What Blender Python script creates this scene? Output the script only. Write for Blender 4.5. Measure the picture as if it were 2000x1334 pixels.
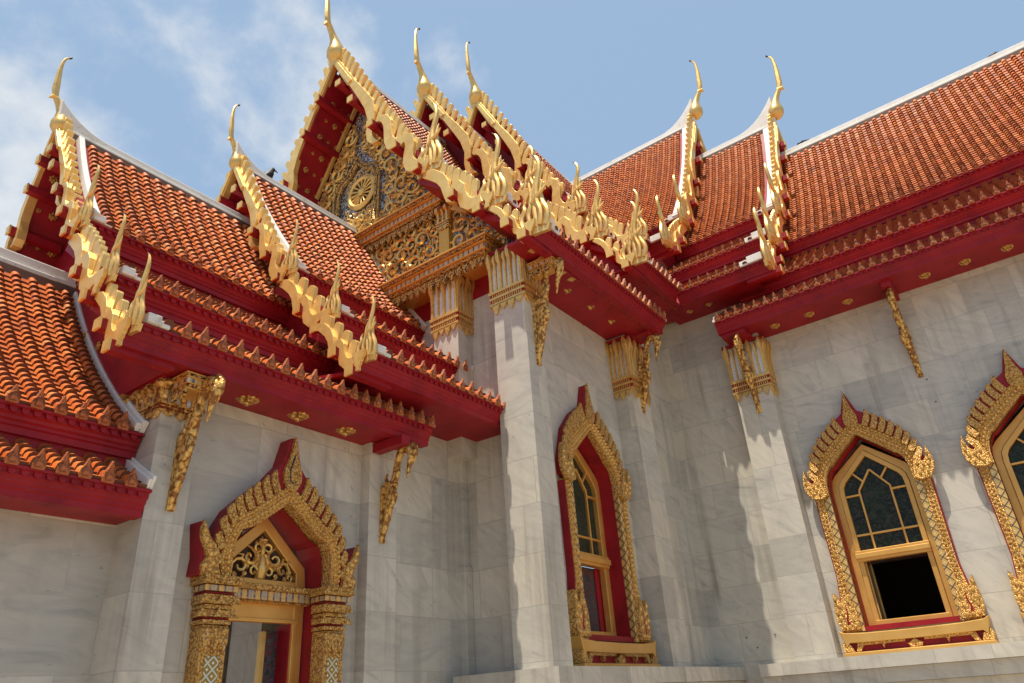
import bpy, math, random
from mathutils import Vector, Matrix
random.seed(7)
for o in list(bpy.data.objects): bpy.data.objects.remove(o)
C = bpy.context.scene.collection
SC = bpy.context.scene
R = math.radians

# ---------------------------------------------------------------- camera
cd = bpy.data.cameras.new('camera'); cam = bpy.data.objects.new('camera', cd); C.objects.link(cam)
YAW, PIT, ROL, FPX = -0.6149173212936554, 0.47541255636236224, -0.06955598115338864, 1397.08
fw = Vector((math.sin(YAW)*math.cos(PIT), math.cos(YAW)*math.cos(PIT), math.sin(PIT)))
rt = Vector((math.cos(YAW), -math.sin(YAW), 0)); up = rt.cross(fw)
rt2 = math.cos(ROL)*rt + math.sin(ROL)*up; up2 = -math.sin(ROL)*rt + math.cos(ROL)*up
M3 = Matrix((rt2, up2, -fw)).transposed()
cam.matrix_world = M3.to_4x4()
cd.sensor_width = 36; cd.lens = FPX/2000*36; cd.clip_start = .05; cd.clip_end = 2000
SC.camera = cam
# ---------------------------------------------------------------- world, sun, exposure
SUN_EL = 74.5
w = bpy.data.worlds.new('World'); SC.world = w; w.use_nodes = True
nt = w.node_tree; nt.nodes.clear()
def N(tree, typ, **kw):
    n = tree.nodes.new(typ)
    for k, v in kw.items():
        if k.startswith('i_'):
            n.inputs[k[2:].replace('_', ' ')].default_value = v
        else: setattr(n, k, v)
    return n
sky = N(nt, 'ShaderNodeTexSky', sky_type='NISHITA', sun_disc=False, sun_elevation=R(SUN_EL), sun_rotation=R(180), air_density=1.0, dust_density=1.6, ozone_density=1.5)
tc = N(nt, 'ShaderNodeTexCoord')
mp = N(nt, 'ShaderNodeMapping'); mp.inputs['Scale'].default_value = (1.0, 1.0, 1.15); mp.inputs['Location'].default_value = (.37, .12, .55)
nt.links.new(tc.outputs['Generated'], mp.inputs['Vector'])
nz = N(nt, 'ShaderNodeTexNoise', i_Scale=6.0, i_Detail=9.0, i_Roughness=.55, i_Distortion=.12)
nt.links.new(mp.outputs['Vector'], nz.inputs['Vector'])
def dirmask(px, py, c0, c1):
    v = M3 @ Vector(((px-1000)/FPX, -(py-667)/FPX, -1)); v.normalize()
    d = N(nt, 'ShaderNodeVectorMath', operation='DOT_PRODUCT'); d.inputs[1].default_value = v
    nt.links.new(tc.outputs['Generated'], d.inputs[0])
    m = N(nt, 'ShaderNodeMapRange', interpolation_type='SMOOTHSTEP')
    m.inputs[1].default_value = math.cos(R(c0)); m.inputs[2].default_value = math.cos(R(c1))
    nt.links.new(d.outputs['Value'], m.inputs[0]); return m.outputs[0]
def math2(op, a, b, clamp=False):
    n = N(nt, 'ShaderNodeMath', operation=op, use_clamp=clamp)
    for i, x in enumerate((a, b)):
        if isinstance(x, (int, float)): n.inputs[i].default_value = x
        else: nt.links.new(x, n.inputs[i])
    return n.outputs[0]
m_all = dirmask(150, 280, 30, 6)
m_low = dirmask(10, 380, 11, 2)
m_mid = dirmask(540, 130, 11, 2)
bias = math2('ADD', math2('MULTIPLY', m_all, .15), math2('ADD', math2('MULTIPLY', m_low, .20), math2('MULTIPLY', m_mid, .05)))
cl = math2('ADD', nz.outputs['Fac'], bias)
cr = N(nt, 'ShaderNodeMapRange', interpolation_type='SMOOTHSTEP'); cr.inputs[1].default_value = .645; cr.inputs[2].default_value = .93
cr.inputs[4].default_value = .80
nt.links.new(cl, cr.inputs[0])
haz = N(nt, 'ShaderNodeMixRGB'); haz.inputs[0].default_value = .60; haz.inputs[2].default_value = (4.8, 6.9, 9.6, 1)
nt.links.new(sky.outputs[0], haz.inputs[1])
mix = N(nt, 'ShaderNodeMixRGB'); mix.inputs[2].default_value = (9.0, 9.1, 9.0, 1)
nt.links.new(cr.outputs[0], mix.inputs[0]); nt.links.new(haz.outputs[0], mix.inputs[1])
bg = N(nt, 'ShaderNodeBackground'); bg.inputs['Strength'].default_value = .076
out = N(nt, 'ShaderNodeOutputWorld')
nt.links.new(mix.outputs[0], bg.inputs['Color']); nt.links.new(bg.outputs[0], out.inputs['Surface'])
sl = bpy.data.lights.new('sun', 'SUN'); sl.energy = 4.3; sl.angle = R(.53); sl.color = (1, .92, .79)
so = bpy.data.objects.new('sun', sl); C.objects.link(so)
sd = Vector((0.0, math.cos(R(SUN_EL)), -math.sin(R(SUN_EL))))
so.rotation_euler = sd.to_track_quat('-Z', 'Y').to_euler()
SC.view_settings.view_transform = 'Standard'; SC.view_settings.look = 'None'
SC.view_settings.exposure = 0.38; SC.view_settings.gamma = 1

# ---------------------------------------------------------------- materials
def mat(name, build):
    m = bpy.data.materials.new(name); m.use_nodes = True
    t = m.node_tree; b = t.nodes['Principled BSDF']; build(t, b); return m
def ramp(t, fac, stops):
    r = N(t, 'ShaderNodeValToRGB'); e = r.color_ramp.elements
    while len(e) < len(stops): e.new(.5)
    for i, (p, c) in enumerate(stops): e[i].position = p; e[i].color = (*c, 1)
    t.links.new(fac, r.inputs[0]); return r.outputs[0]
def coords(t, scale=(1, 1, 1)):
    g = N(t, 'ShaderNodeTexCoord'); m = N(t, 'ShaderNodeMapping'); m.inputs['Scale'].default_value = scale
    t.links.new(g.outputs['Object'], m.inputs['Vector']); return m.outputs['Vector']
def noise(t, v, s, d=4, r=.55, dist=0):
    n = N(t, 'ShaderNodeTexNoise', i_Scale=s, i_Detail=d, i_Roughness=r, i_Distortion=dist); t.links.new(v, n.inputs['Vector']); return n.outputs['Fac']
def mixc(t, f, a, b, bt='MIX'):
    n = N(t, 'ShaderNodeMixRGB', blend_type=bt)
    for i, x in ((0, f), (1, a), (2, b)):
        if isinstance(x, (int, float)): n.inputs[i].default_value = x
        elif isinstance(x, tuple): n.inputs[i].default_value = (*x, 1)
        else: t.links.new(x, n.inputs[i])
    return n.outputs[0]
def bump(t, b, h, s=.3, d=.01):
    n = N(t, 'ShaderNodeBump'); n.inputs['Strength'].default_value = s; n.inputs['Distance'].default_value = d
    t.links.new(h, n.inputs['Height']); t.links.new(n.outputs[0], b.inputs['Normal'])
def S(b, **k):
    for a, v in k.items(): b.inputs[a.replace('_', ' ')].default_value = (*v, 1) if isinstance(v, tuple) else v
def tmath(t, op, a, b=0.0):
    n = N(t, 'ShaderNodeMath', operation=op)
    for i, x in enumerate((a, b)):
        if isinstance(x, (int, float)): n.inputs[i].default_value = x
        else: t.links.new(x, n.inputs[i])
    return n.outputs[0]

def simple(c, r=.5, m=0.0, nsc=6, amt=.35):
    def f(t, b):
        n1 = noise(t, coords(t), nsc, 5, .6)
        t.links.new(ramp(t, n1, [(.3, tuple(x*(1-amt) for x in c)), (.7, c)]), b.inputs['Base Color']); S(b, Roughness=r, Metallic=m)
    return f
def marble(t, b):
    g = N(t, 'ShaderNodeTexCoord'); sx = N(t, 'ShaderNodeSeparateXYZ'); t.links.new(g.outputs['Object'], sx.inputs[0])
    a = tmath(t, 'ADD', sx.outputs[0], sx.outputs[1])
    cb = N(t, 'ShaderNodeCombineXYZ'); t.links.new(a, cb.inputs[0]); t.links.new(tmath(t, 'ADD', sx.outputs[2], .10), cb.inputs[1])
    br = N(t, 'ShaderNodeTexBrick', offset=.37, squash=.8, squash_frequency=3)
    br.inputs['Color1'].default_value = (0, 0, 0, 1); br.inputs['Color2'].default_value = (1, 1, 1, 1); br.inputs['Mortar'].default_value = (.5, .5, .5, 1)
    for k, v in (('Scale', 1.0), ('Mortar Size', .0045), ('Mortar Smooth', .2), ('Bias', 0.0), ('Brick Width', .70), ('Row Height', .47)): br.inputs[k].default_value = v
    t.links.new(cb.outputs[0], br.inputs['Vector'])
    # veins: direction varies from block to block
    rgb = N(t, 'ShaderNodeSeparateColor'); t.links.new(br.outputs['Color'], rgb.inputs[0]); rnd = rgb.outputs[0]
    rot = N(t, 'ShaderNodeVectorRotate', rotation_type='Z_AXIS'); t.links.new(cb.outputs[0], rot.inputs['Vector'])
    t.links.new(tmath(t, 'MULTIPLY', tmath(t, 'FLOOR', tmath(t, 'MULTIPLY', rnd, 4.0)), .30), rot.inputs['Angle'])
    ad = N(t, 'ShaderNodeVectorMath', operation='ADD'); t.links.new(rot.outputs[0], ad.inputs[0])
    c2 = N(t, 'ShaderNodeCombineXYZ'); t.links.new(tmath(t, 'MULTIPLY', rnd, 31.0), c2.inputs[2]); t.links.new(c2.outputs[0], ad.inputs[1])
    mpp = N(t, 'ShaderNodeMapping'); mpp.inputs['Scale'].default_value = (1.0, 3.0, 1); t.links.new(ad.outputs[0], mpp.inputs[0])
    v1 = noise(t, mpp.outputs[0], 2.2, 8, .62, 1.2); v2 = noise(t, mpp.outputs[0], 9, 5, .6, .5)
    col = ramp(t, v1, [(.26, (.385, .37, .33)), (.40, (.535, .505, .435)), (.56, (.61, .572, .485)), (.8, (.67, .622, .52))])
    vein = ramp(t, v2, [(.29, (.40, .42, .44)), (.345, (1, 1, 1))])
    col = mixc(t, .55, col, vein, 'MULTIPLY')
    tone = ramp(t, rnd, [(0, (.75, .75, .75)), (.3, (.92, .92, .92)), (.7, (1.0, .99, .97)), (1, (1.07, 1.04, .98))])
    col = mixc(t, .85, col, tone, 'MULTIPLY')
    dirt = noise(t, coords(t, (1, 1, .25)), 1.6, 6, .65)
    col = mixc(t, ramp(t, dirt, [(.5, (0, 0, 0)), (.75, (.45, .45, .45))]), col, (.40, .36, .30))
    strk = noise(t, coords(t, (5, 5, .22)), 1.5, 5, .6); patch = noise(t, coords(t, (1, 1, .5)), .9, 3)
    sm = mixc(t, 1.0, ramp(t, strk, [(.48, (0, 0, 0)), (.70, (.75, .75, .75))]), ramp(t, patch, [(.45, (0, 0, 0)), (.62, (1, 1, 1))]), 'MULTIPLY')
    col = mixc(t, sm, col, (.25, .21, .165))
    col = mixc(t, tmath(t, 'MULTIPLY', br.outputs['Fac'], .5), col, (.33, .30, .26))
    t.links.new(col, b.inputs['Base Color']); S(b, Roughness=.42)
    bump(t, b, tmath(t, 'MULTIPLY', br.outputs['Fac'], -1), .25, .004)
marble_m = mat('marble', marble)

def tile(t, b, k=1.0):
    g = N(t, 'ShaderNodeNewGeometry'); v = coords(t)
    base = ramp(t, g.outputs['Random Per Island'], [(0, (.36, .080, .018)), (.12, (.52, .115, .020)), (.5, (.66, .152, .022)), (.86, (.72, .20, .034)), (1, (.64, .24, .07))])
    n1 = noise(t, v, 2.2, 6, .62); n2 = noise(t, v, 26, 4, .6)
    col = mixc(t, ramp(t, n1, [(.48, (0, 0, 0)), (.75, (.42, .42, .42))]), base, (.22, .065, .03))
    col = mixc(t, ramp(t, n2, [(.62, (0, 0, 0)), (.8, (.4, .4, .4))]), col, (.22, .08, .035))
    n3 = noise(t, v, 9, 3, .5)
    col = mixc(t, ramp(t, n3, [(.70, (0, 0, 0)), (.78, (.55, .55, .55))]), col, (.55, .36, .24))
    if k < 1: col = mixc(t, 1-k, col, (.20, .075, .04))
    t.links.new(col, b.inputs['Base Color']); S(b, Roughness=.45); b.inputs['Specular IOR Level'].default_value = .4
    bump(t, b, n2, .25, .006)
tile_m = mat('glazed_tile', tile); pan_m = mat('weathered_pan_tile', lambda t, b: tile(t, b, .80))
edge_m = mat('dark_tile_edge', simple((.19, .062, .028), .85, 0, 12, .4))  # darker brown for the barrel ends and pan steps
def terracotta(t, b):
    v = coords(t); n1 = noise(t, v, 34, 4, .6); n2 = noise(t, v, 3, 4)
    col = ramp(t, n1, [(.33, (.16, .042, .014)), (.6, (.48, .135, .036))])
    col = mixc(t, ramp(t, n2, [(.5, (0, 0, 0)), (.75, (.4, .4, .4))]), col, (.19, .075, .045))
    t.links.new(col, b.inputs['Base Color']); S(b, Roughness=.6); bump(t, b, n1, .7, .012)
terra_m = mat('terracotta', terracotta)
def lacquer(t, b):
    v = coords(t); n1 = noise(t, v, 3.5, 6, .65); n2 = noise(t, coords(t, (2, 2, 12)), 6, 4)
    col = ramp(t, n1, [(.28, (.19, .005, .010)), (.5, (.29, .009, .017)), (.66, (.33, .011, .020)), (.85, (.36, .035, .038))])
    col = mixc(t, ramp(t, n2, [(.62, (0, 0, 0)), (.8, (.35, .35, .35))]), col, (.36, .085, .08))
    t.links.new(col, b.inputs['Base Color']); S(b, Roughness=.5); b.inputs['Specular IOR Level'].default_value = .3
red_m = mat('red_lacquer', lacquer)
def gold(c0, c1, met, rough, dirtc, sc=14):
    def f(t, b):
        v = coords(t); n1 = noise(t, v, sc, 5, .6); n2 = noise(t, v, 2.7, 5, .6)
        col = ramp(t, n1, [(.3, c0), (.65, c1)])
        col = mixc(t, ramp(t, n2, [(.5, (0, 0, 0)), (.8, (.6, .6, .6))]), col, dirtc)
        t.links.new(col, b.inputs['Base Color']); S(b, Metallic=met)
        rr = N(t, 'ShaderNodeMapRange'); rr.inputs[3].default_value = rough-.08; rr.inputs[4].default_value = rough+.14
        t.links.new(n1, rr.inputs[0]); t.links.new(rr.outputs[0], b.inputs['Roughness'])
        bump(t, b, n1, .15, .004)
    return f
gold_m = mat('gold_leaf', gold((.70, .43, .125), (.83, .55, .19), .62, .36, (.55, .33, .10)))
board_m = mat('gold_board', gold((.80, .48, .125), (.89, .60, .205), .5, .34, (.62, .36, .10), 9))
def carved(scale, back, jewels=True, met=.6):
    def f(t, b):
        v = coords(t)
        vo = N(t, 'ShaderNodeTexVoronoi', feature='F1', i_Scale=scale, i_Randomness=.85); t.links.new(v, vo.inputs['Vector'])
        n1 = noise(t, v, scale*.9, 4, .6, 1.5)
        h = tmath(t, 'SUBTRACT', n1, tmath(t, 'MULTIPLY', vo.outputs['Distance'], .75))
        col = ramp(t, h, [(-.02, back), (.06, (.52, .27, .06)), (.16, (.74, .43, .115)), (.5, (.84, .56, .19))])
        if jewels:
            v2 = N(t, 'ShaderNodeTexVoronoi', feature='F1', i_Scale=scale*1.35); t.links.new(v, v2.inputs['Vector'])
            dot = ramp(t, v2.outputs['Distance'], [(.20, (1, 1, 1)), (.28, (0, 0, 0))])
            sc = N(t, 'ShaderNodeSeparateColor'); t.links.new(v2.outputs['Color'], sc.inputs[0])
            jc = ramp(t, sc.outputs[0], [(.0, (.02, .07, .05)), (.25, (.03, .05, .10)), (.45, (.78, .78, .74)), (.75, (.80, .80, .76))])
            pick = ramp(t, sc.outputs[1], [(.72, (0, 0, 0)), (.74, (1, 1, 1))])
            col = mixc(t, mixc(t, 1.0, dot, pick, 'MULTIPLY'), col, jc)
        t.links.new(col, b.inputs['Base Color']); S(b, Metallic=met, Roughness=.36)
        bump(t, b, h, .8, .02)
    return f
carve_m = mat('carved_gold', carved(52, (.42, .20, .055)))  # darker base gold puts the shade between the studs into the colour
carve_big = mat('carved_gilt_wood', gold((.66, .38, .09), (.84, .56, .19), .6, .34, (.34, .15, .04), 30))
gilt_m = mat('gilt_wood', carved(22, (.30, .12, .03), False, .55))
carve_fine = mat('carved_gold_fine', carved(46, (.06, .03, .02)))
def mosaic(t, b):
    v = coords(t); vo = N(t, 'ShaderNodeTexVoronoi', feature='F1', i_Scale=48.0); t.links.new(v, vo.inputs['Vector'])
    sc = N(t, 'ShaderNodeSeparateColor'); t.links.new(vo.outputs['Color'], sc.inputs[0])
    t.links.new(ramp(t, sc.outputs[0], [(0, (.06, .04, .04)), (.42, (.16, .14, .14)), (.6, (.50, .53, .55)), (1, (.86, .89, .90))]), b.inputs['Base Color'])
    S(b, Metallic=.55, Roughness=.25); bump(t, b, sc.outputs[1], .35, .01)
mosaic_m = mat('mirror_mosaic', mosaic)
mirror_m = mat('white_mirror_glass', simple((.80, .82, .82), .35, .2, 60, .35))
def diamonds(t, b):
    g = N(t, 'ShaderNodeTexCoord'); sx = N(t, 'ShaderNodeSeparateXYZ'); t.links.new(g.outputs['Object'], sx.inputs[0])
    a = tmath(t, 'ADD', sx.outputs[0], sx.outputs[1]); z = sx.outputs[2]
    k = 9.0
    p = tmath(t, 'ABSOLUTE', tmath(t, 'SUBTRACT', tmath(t, 'FRACT', tmath(t, 'MULTIPLY', tmath(t, 'ADD', a, z), k)), .5))
    q = tmath(t, 'ABSOLUTE', tmath(t, 'SUBTRACT', tmath(t, 'FRACT', tmath(t, 'MULTIPLY', tmath(t, 'SUBTRACT', a, z), k)), .5))
    line = tmath(t, 'MAXIMUM', p, q); cen = tmath(t, 'MAXIMUM', tmath(t, 'MULTIPLY', p, 1.0), q)
    col = ramp(t, line, [(.0, (.80, .78, .70)), (.06, (.80, .78, .70)), (.09, (.74, .45, .13)), (.40, (.76, .47, .14)), (.44, (.10, .08, .07)), (.47, (.14, .11, .09))])
    t.links.new(col, b.inputs['Base Color']); S(b, Metallic=.4, Roughness=.35); bump(t, b, line, .5, .012)
diam_m = mat('diamond_mosaic', diamonds)
def yellow(t, b):
    v = coords(t); vo = N(t, 'ShaderNodeTexVoronoi', feature='F1', i_Scale=26.0); t.links.new(v, vo.inputs['Vector'])
    col = ramp(t, vo.outputs['Distance'], [(.10, (.8, .8, .78)), (.2, (.62, .36, .03)), (.6, (.70, .42, .04))])
    t.links.new(col, b.inputs['Base Color']); S(b, Roughness=.3, Metallic=.2)
yellow_m = mat('yellow_mosaic', yellow)
def plaster(t, b):
    v = coords(t); n1 = noise(t, v, 5, 7, .68); n2 = noise(t, v, 40, 3)
    col = ramp(t, n1, [(.35, (.80, .78, .72)), (.60, (.72, .69, .62)), (.76, (.44, .37, .30))])
    col = mixc(t, ramp(t, n2, [(.66, (0, 0, 0)), (.72, (.5, .5, .5))]), col, (.30, .20, .14))
    t.links.new(col, b.inputs['Base Color']); S(b, Roughness=.7)
plaster_m = mat('white_plaster', plaster)
def glass(t, b):
    v = coords(t); n1 = noise(t, v, 8, 2, .5, 1.6)
    col = ramp(t, n1, [(.38, (.010, .016, .013)), (.45, (.050, .052, .040)), (.52, (.010, .012, .009)), (.60, (.018, .036, .014)), (.70, (.045, .042, .032))])
    t.links.new(col, b.inputs['Base Color']); S(b, Roughness=.3); b.inputs['Specular IOR Level'].default_value = .18
glass_m = mat('dark_glass', glass)
room_m = mat('dim_room_shade', simple((.05, .035, .025), .9))  # the unlit room's darkness is put into this wall colour
umber_m = mat('dark_umber', simple((.07, .035, .02), .7))
dark_m = mat('dark_shade', simple((.012, .010, .009), .9))  # near-black colour standing in for shade in holes and gaps
mortar_m = mat('brown_mortar', simple((.20, .13, .095), .85))
slate_m = mat('weathered_lead', simple((.10, .10, .095), .7))
black_m = mat('black_feathers', simple((.012, .012, .014), .55))
dove_m = mat('brown_feathers', simple((.12, .075, .055), .7))
orange_m = mat('gold_sash', gold((.72, .36, .075), (.80, .45, .12), .5, .34, (.58, .27, .06), 5))
pave_m = mat('pavement', simple((.42, .335, .235), .8, 0, 1.5, .15))
def leafpanel(t, b):
    v = coords(t); n1 = noise(t, v, 9, 3, .5, 4)
    t.links.new(ramp(t, n1, [(.42, (.03, .032, .035)), (.5, (.10, .10, .105)), (.56, (.035, .035, .04)), (.66, (.22, .012, .02))]), b.inputs['Base Color']); S(b, Roughness=.35)
leaf_m = mat('dark_carved_leaf', leafpanel)

# ---------------------------------------------------------------- mesh helpers
class MB:
    def __init__(s, T=None, flip=False): s.v = []; s.f = []; s.m = []; s.T = T; s.flip = flip; s.mi = 0
    def add(s, vs, fs):
        n = len(s.v); s.v += [s.T(*p) for p in vs] if s.T else [tuple(p) for p in vs]
        for f in fs:
            f = tuple(i+n for i in f); s.f.append(f[::-1] if s.flip else f); s.m.append(s.mi)
    def box(s, x0, x1, y0, y1, z0, z1):
        s.add([(x0,y0,z0),(x1,y0,z0),(x1,y1,z0),(x0,y1,z0),(x0,y0,z1),(x1,y0,z1),(x1,y1,z1),(x0,y1,z1)],
              [(0,3,2,1),(4,5,6,7),(0,1,5,4),(1,2,6,5),(2,3,7,6),(3,0,4,7)])
    def prism(s, poly, w0, w1, ax='uvw'):
        """poly in the (first,second) axes, extruded along the third; ax gives where the three go in the vertex"""
        n = len(poly)
        def P(a, b, c):
            d = {'u': a, 'v': b, 'w': c}; return tuple(d[k] for k in ax)
        s.add([P(a, b, w0) for a, b in poly] + [P(a, b, w1) for a, b in poly],
              [tuple(range(n))[::-1], tuple(range(n, 2*n))] + [(i, (i+1) % n, n+(i+1) % n, n+i) for i in range(n)])
    def band(s, I, O, w0, w1, ax='uvw'):
        n = len(I)
        def P(p, c):
            d = {'u': p[0], 'v': p[1], 'w': c}; return tuple(d[k] for k in ax)
        vs = [P(p, w1) for p in I] + [P(p, w1) for p in O] + [P(p, w0) for p in I] + [P(p, w0) for p in O]
        fs = []
        for i in range(n-1):
            fs += [(i, n+i, n+i+1, i+1), (2*n+i, 2*n+i+1, 3*n+i+1, 3*n+i), (i, i+1, 2*n+i+1, 2*n+i), (n+i, 3*n+i, 3*n+i+1, n+i+1)]
        fs += [(0, 2*n, 3*n, n), (n-1, 2*n-1, 4*n-1, 3*n-1)]
        s.add(vs, fs)
    def ribbon(s, path, wid, w0, w1, ax='uvw'):
        I = []; O = []; n = len(path)
        for i, p in enumerate(path):
            a = path[max(i-1, 0)]; b = path[min(i+1, n-1)]
            dx, dy = b[0]-a[0], b[1]-a[1]; l = math.hypot(dx, dy) or 1
            h = wid[i]/2; I.append((p[0]-dy/l*h, p[1]+dx/l*h)); O.append((p[0]+dy/l*h, p[1]-dx/l*h))
        s.band(I, O, w0, w1, ax)
    def tube(s, path, rad, n=8, flat=None, cap=True):
        """round tube along a 3D path; flat=(axis vector, factor) squashes it"""
        rings = []; P = [Vector(p) for p in path]
        ref = Vector((0, 0, 1))
        T0 = (P[1]-P[0]).normalized()
        if abs(T0.dot(ref)) > .9: ref = Vector((1, 0, 0))
        nx = T0.cross(ref).normalized()
        vs = []
        for i, p in enumerate(P):
            t = (P[min(i+1, len(P)-1)]-P[max(i-1, 0)]).normalized()
            nx = (nx - t*nx.dot(t)).normalized(); ny = t.cross(nx)
            for k in range(n):
                a = 2*math.pi*k/n; o = (nx*math.cos(a)+ny*math.sin(a))*rad[i]
                if flat: o = o - flat[0]*(o.dot(flat[0])*(1-flat[1]))
                vs.append(tuple(p+o))
        fs = [(i*n+k, i*n+(k+1) % n, (i+1)*n+(k+1) % n, (i+1)*n+k) for i in range(len(P)-1) for k in range(n)]
        if cap: fs += [tuple(range(n))[::-1], tuple(range((len(P)-1)*n, len(P)*n))]
        s.add(vs, fs)
    def build(s, name, mats, parent=None, label=None, smooth=0, bevel=0):
        me = bpy.data.meshes.new(name); me.from_pydata(s.v, [], s.f)
        if not isinstance(mats, (list, tuple)): mats = [mats]
        for m in mats: me.materials.append(m)
        if len(mats) > 1: me.polygons.foreach_set('material_index', s.m)
        if smooth:
            me.polygons.foreach_set('use_smooth', [True]*len(s.f)); me.set_sharp_from_angle(angle=R(smooth))
        me.update(); o = bpy.data.objects.new(name, me); C.objects.link(o)
        if bevel:
            b = o.modifiers.new('bevel', 'BEVEL'); b.width = bevel; b.segments = 2; b.limit_method = 'ANGLE'; b.angle_limit = R(50)
        if parent is not None: attach(o, parent)
        if label: o['label'] = label
        return o
def attach(o, p):
    o.parent = p; o.matrix_parent_inverse = wm(p).inverted()
WM = {}
def wm(o): return WM.get(o.name, Matrix.Identity(4))
def thing(name, label, cat, loc, group=None):
    o = bpy.data.objects.new(name, None); C.objects.link(o); o.location = loc; o.empty_display_size = .3
    WM[o.name] = Matrix.Translation(loc)
    o['label'] = label; o['category'] = cat
    if group: o['group'] = group
    o['kind'] = 'thing'
    return o
def inst(src, name, M, parent):
    """another object on the same mesh, placed by a world matrix"""
    o = src.copy(); o.name = name; C.objects.link(o)
    o.parent = parent; o.matrix_parent_inverse = wm(parent).inverted(); o.matrix_basis = M
    return o
CX, CY = -6.95, 12.8
def Tm(u, t, z): return (CX+u, CY-t, z)
def Nm(u, t, z): return (CX+t, CY-u, z)
def frame(kind, u, t, z, sc=1.0):
    """matrix: local x along the eave, y outward (down the slope side), z up"""
    p = (Tm if kind == 'T' else Nm)(u, t, z)
    a, b = ((0, -1, 0), (1, 0, 0)) if kind == 'T' else ((-1, 0, 0), (0, -1, 0))
    M = Matrix(((a[0], b[0], 0, p[0]), (a[1], b[1], 0, p[1]), (0, 0, 1, p[2]), (0, 0, 0, 1)))
    return M @ Matrix.Scale(sc, 4) if sc != 1 else M

# ---------------------------------------------------------------- masters for repeated parts (meshes only)
def master(mb, name, mats, smooth=0):
    o = mb.build(name, mats, smooth=smooth); C.objects.unlink(o); return o
m = MB()
m.prism([(-.046,-.03),(.046,-.03),(.049,.015),(.036,.052),(.015,.10),(0,.142),(-.015,.10),(-.036,.052),(-.049,.015)], -.02, .01, 'uwv')
m.prism([(-.028,-.01),(.028,-.01),(.025,.025),(0,.092),(-.025,.025)], .008, .02, 'uwv')
ANTEFIX = master(m, 'antefix', terra_m)
def rosette_mb():
    m = MB(); n = 12; prof = [(.105, 0), (.098, -.016), (.07, -.022), (.06, -.034), (.03, -.036), (.02, -.055), (.0, -.062)]
    vs = []; fs = []; k = 24
    for r, z in prof[:-1]:
        for i in range(k):
            a = 2*math.pi*i/k; rr = r*(1+(.10 if i % 2 == 0 else -.06)*(r > .05)); vs.append((rr*math.cos(a), rr*math.sin(a), z))
    for j in range(len(prof)-2):
        for i in range(k): fs.append((j*k+i, j*k+(i+1) % k, (j+1)*k+(i+1) % k, (j+1)*k+i))
    fs.append(tuple(range((len(prof)-2)*k, (len(prof)-1)*k))); m.add(vs, fs); return m
ROSETTE = master(rosette_mb(), 'rosette', gilt_m)

def bez(p0, p1, p2, n): return [((1-s)**2*p0[0]+2*s*(1-s)*p1[0]+s*s*p2[0], (1-s)**2*p0[1]+2*s*(1-s)*p1[1]+s*s*p2[1]) for s in [i/n for i in range(n+1)]]
def slope(p0, p1, sag, n=60):
    dx, dz = p1[0]-p0[0], p1[1]-p0[1]; l = math.hypot(dx, dz)
    mid = ((p0[0]+p1[0])/2 + dz/l*sag*2*l*.5, (p0[1]+p1[1])/2 - dx/l*sag*2*l*.5)
    return bez(p0, mid, p1, n)
def resample(c, pitch):
    L = [0]
    for a, b in zip(c, c[1:]): L.append(L[-1]+math.hypot(b[0]-a[0], b[1]-a[1]))
    n = max(2, round(L[-1]/pitch)); out = []; j = 0
    for i in range(n+1):
        d = L[-1]*i/n
        while j < len(L)-2 and L[j+1] < d: j += 1
        f = (d-L[j])/((L[j+1]-L[j]) or 1); out.append((c[j][0]+(c[j+1][0]-c[j][0])*f, c[j][1]+(c[j+1][1]-c[j][1])*f))
    return out
def off(c, d):
    o = []
    for i, p in enumerate(c):
        a = c[max(i-1, 0)]; b = c[min(i+1, len(c)-1)]; dx, dz = b[0]-a[0], b[1]-a[1]; l = math.hypot(dx, dz)
        o.append((p[0]-dz/l*d, p[1]+dx/l*d))
    return o
SP = .143
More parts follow.
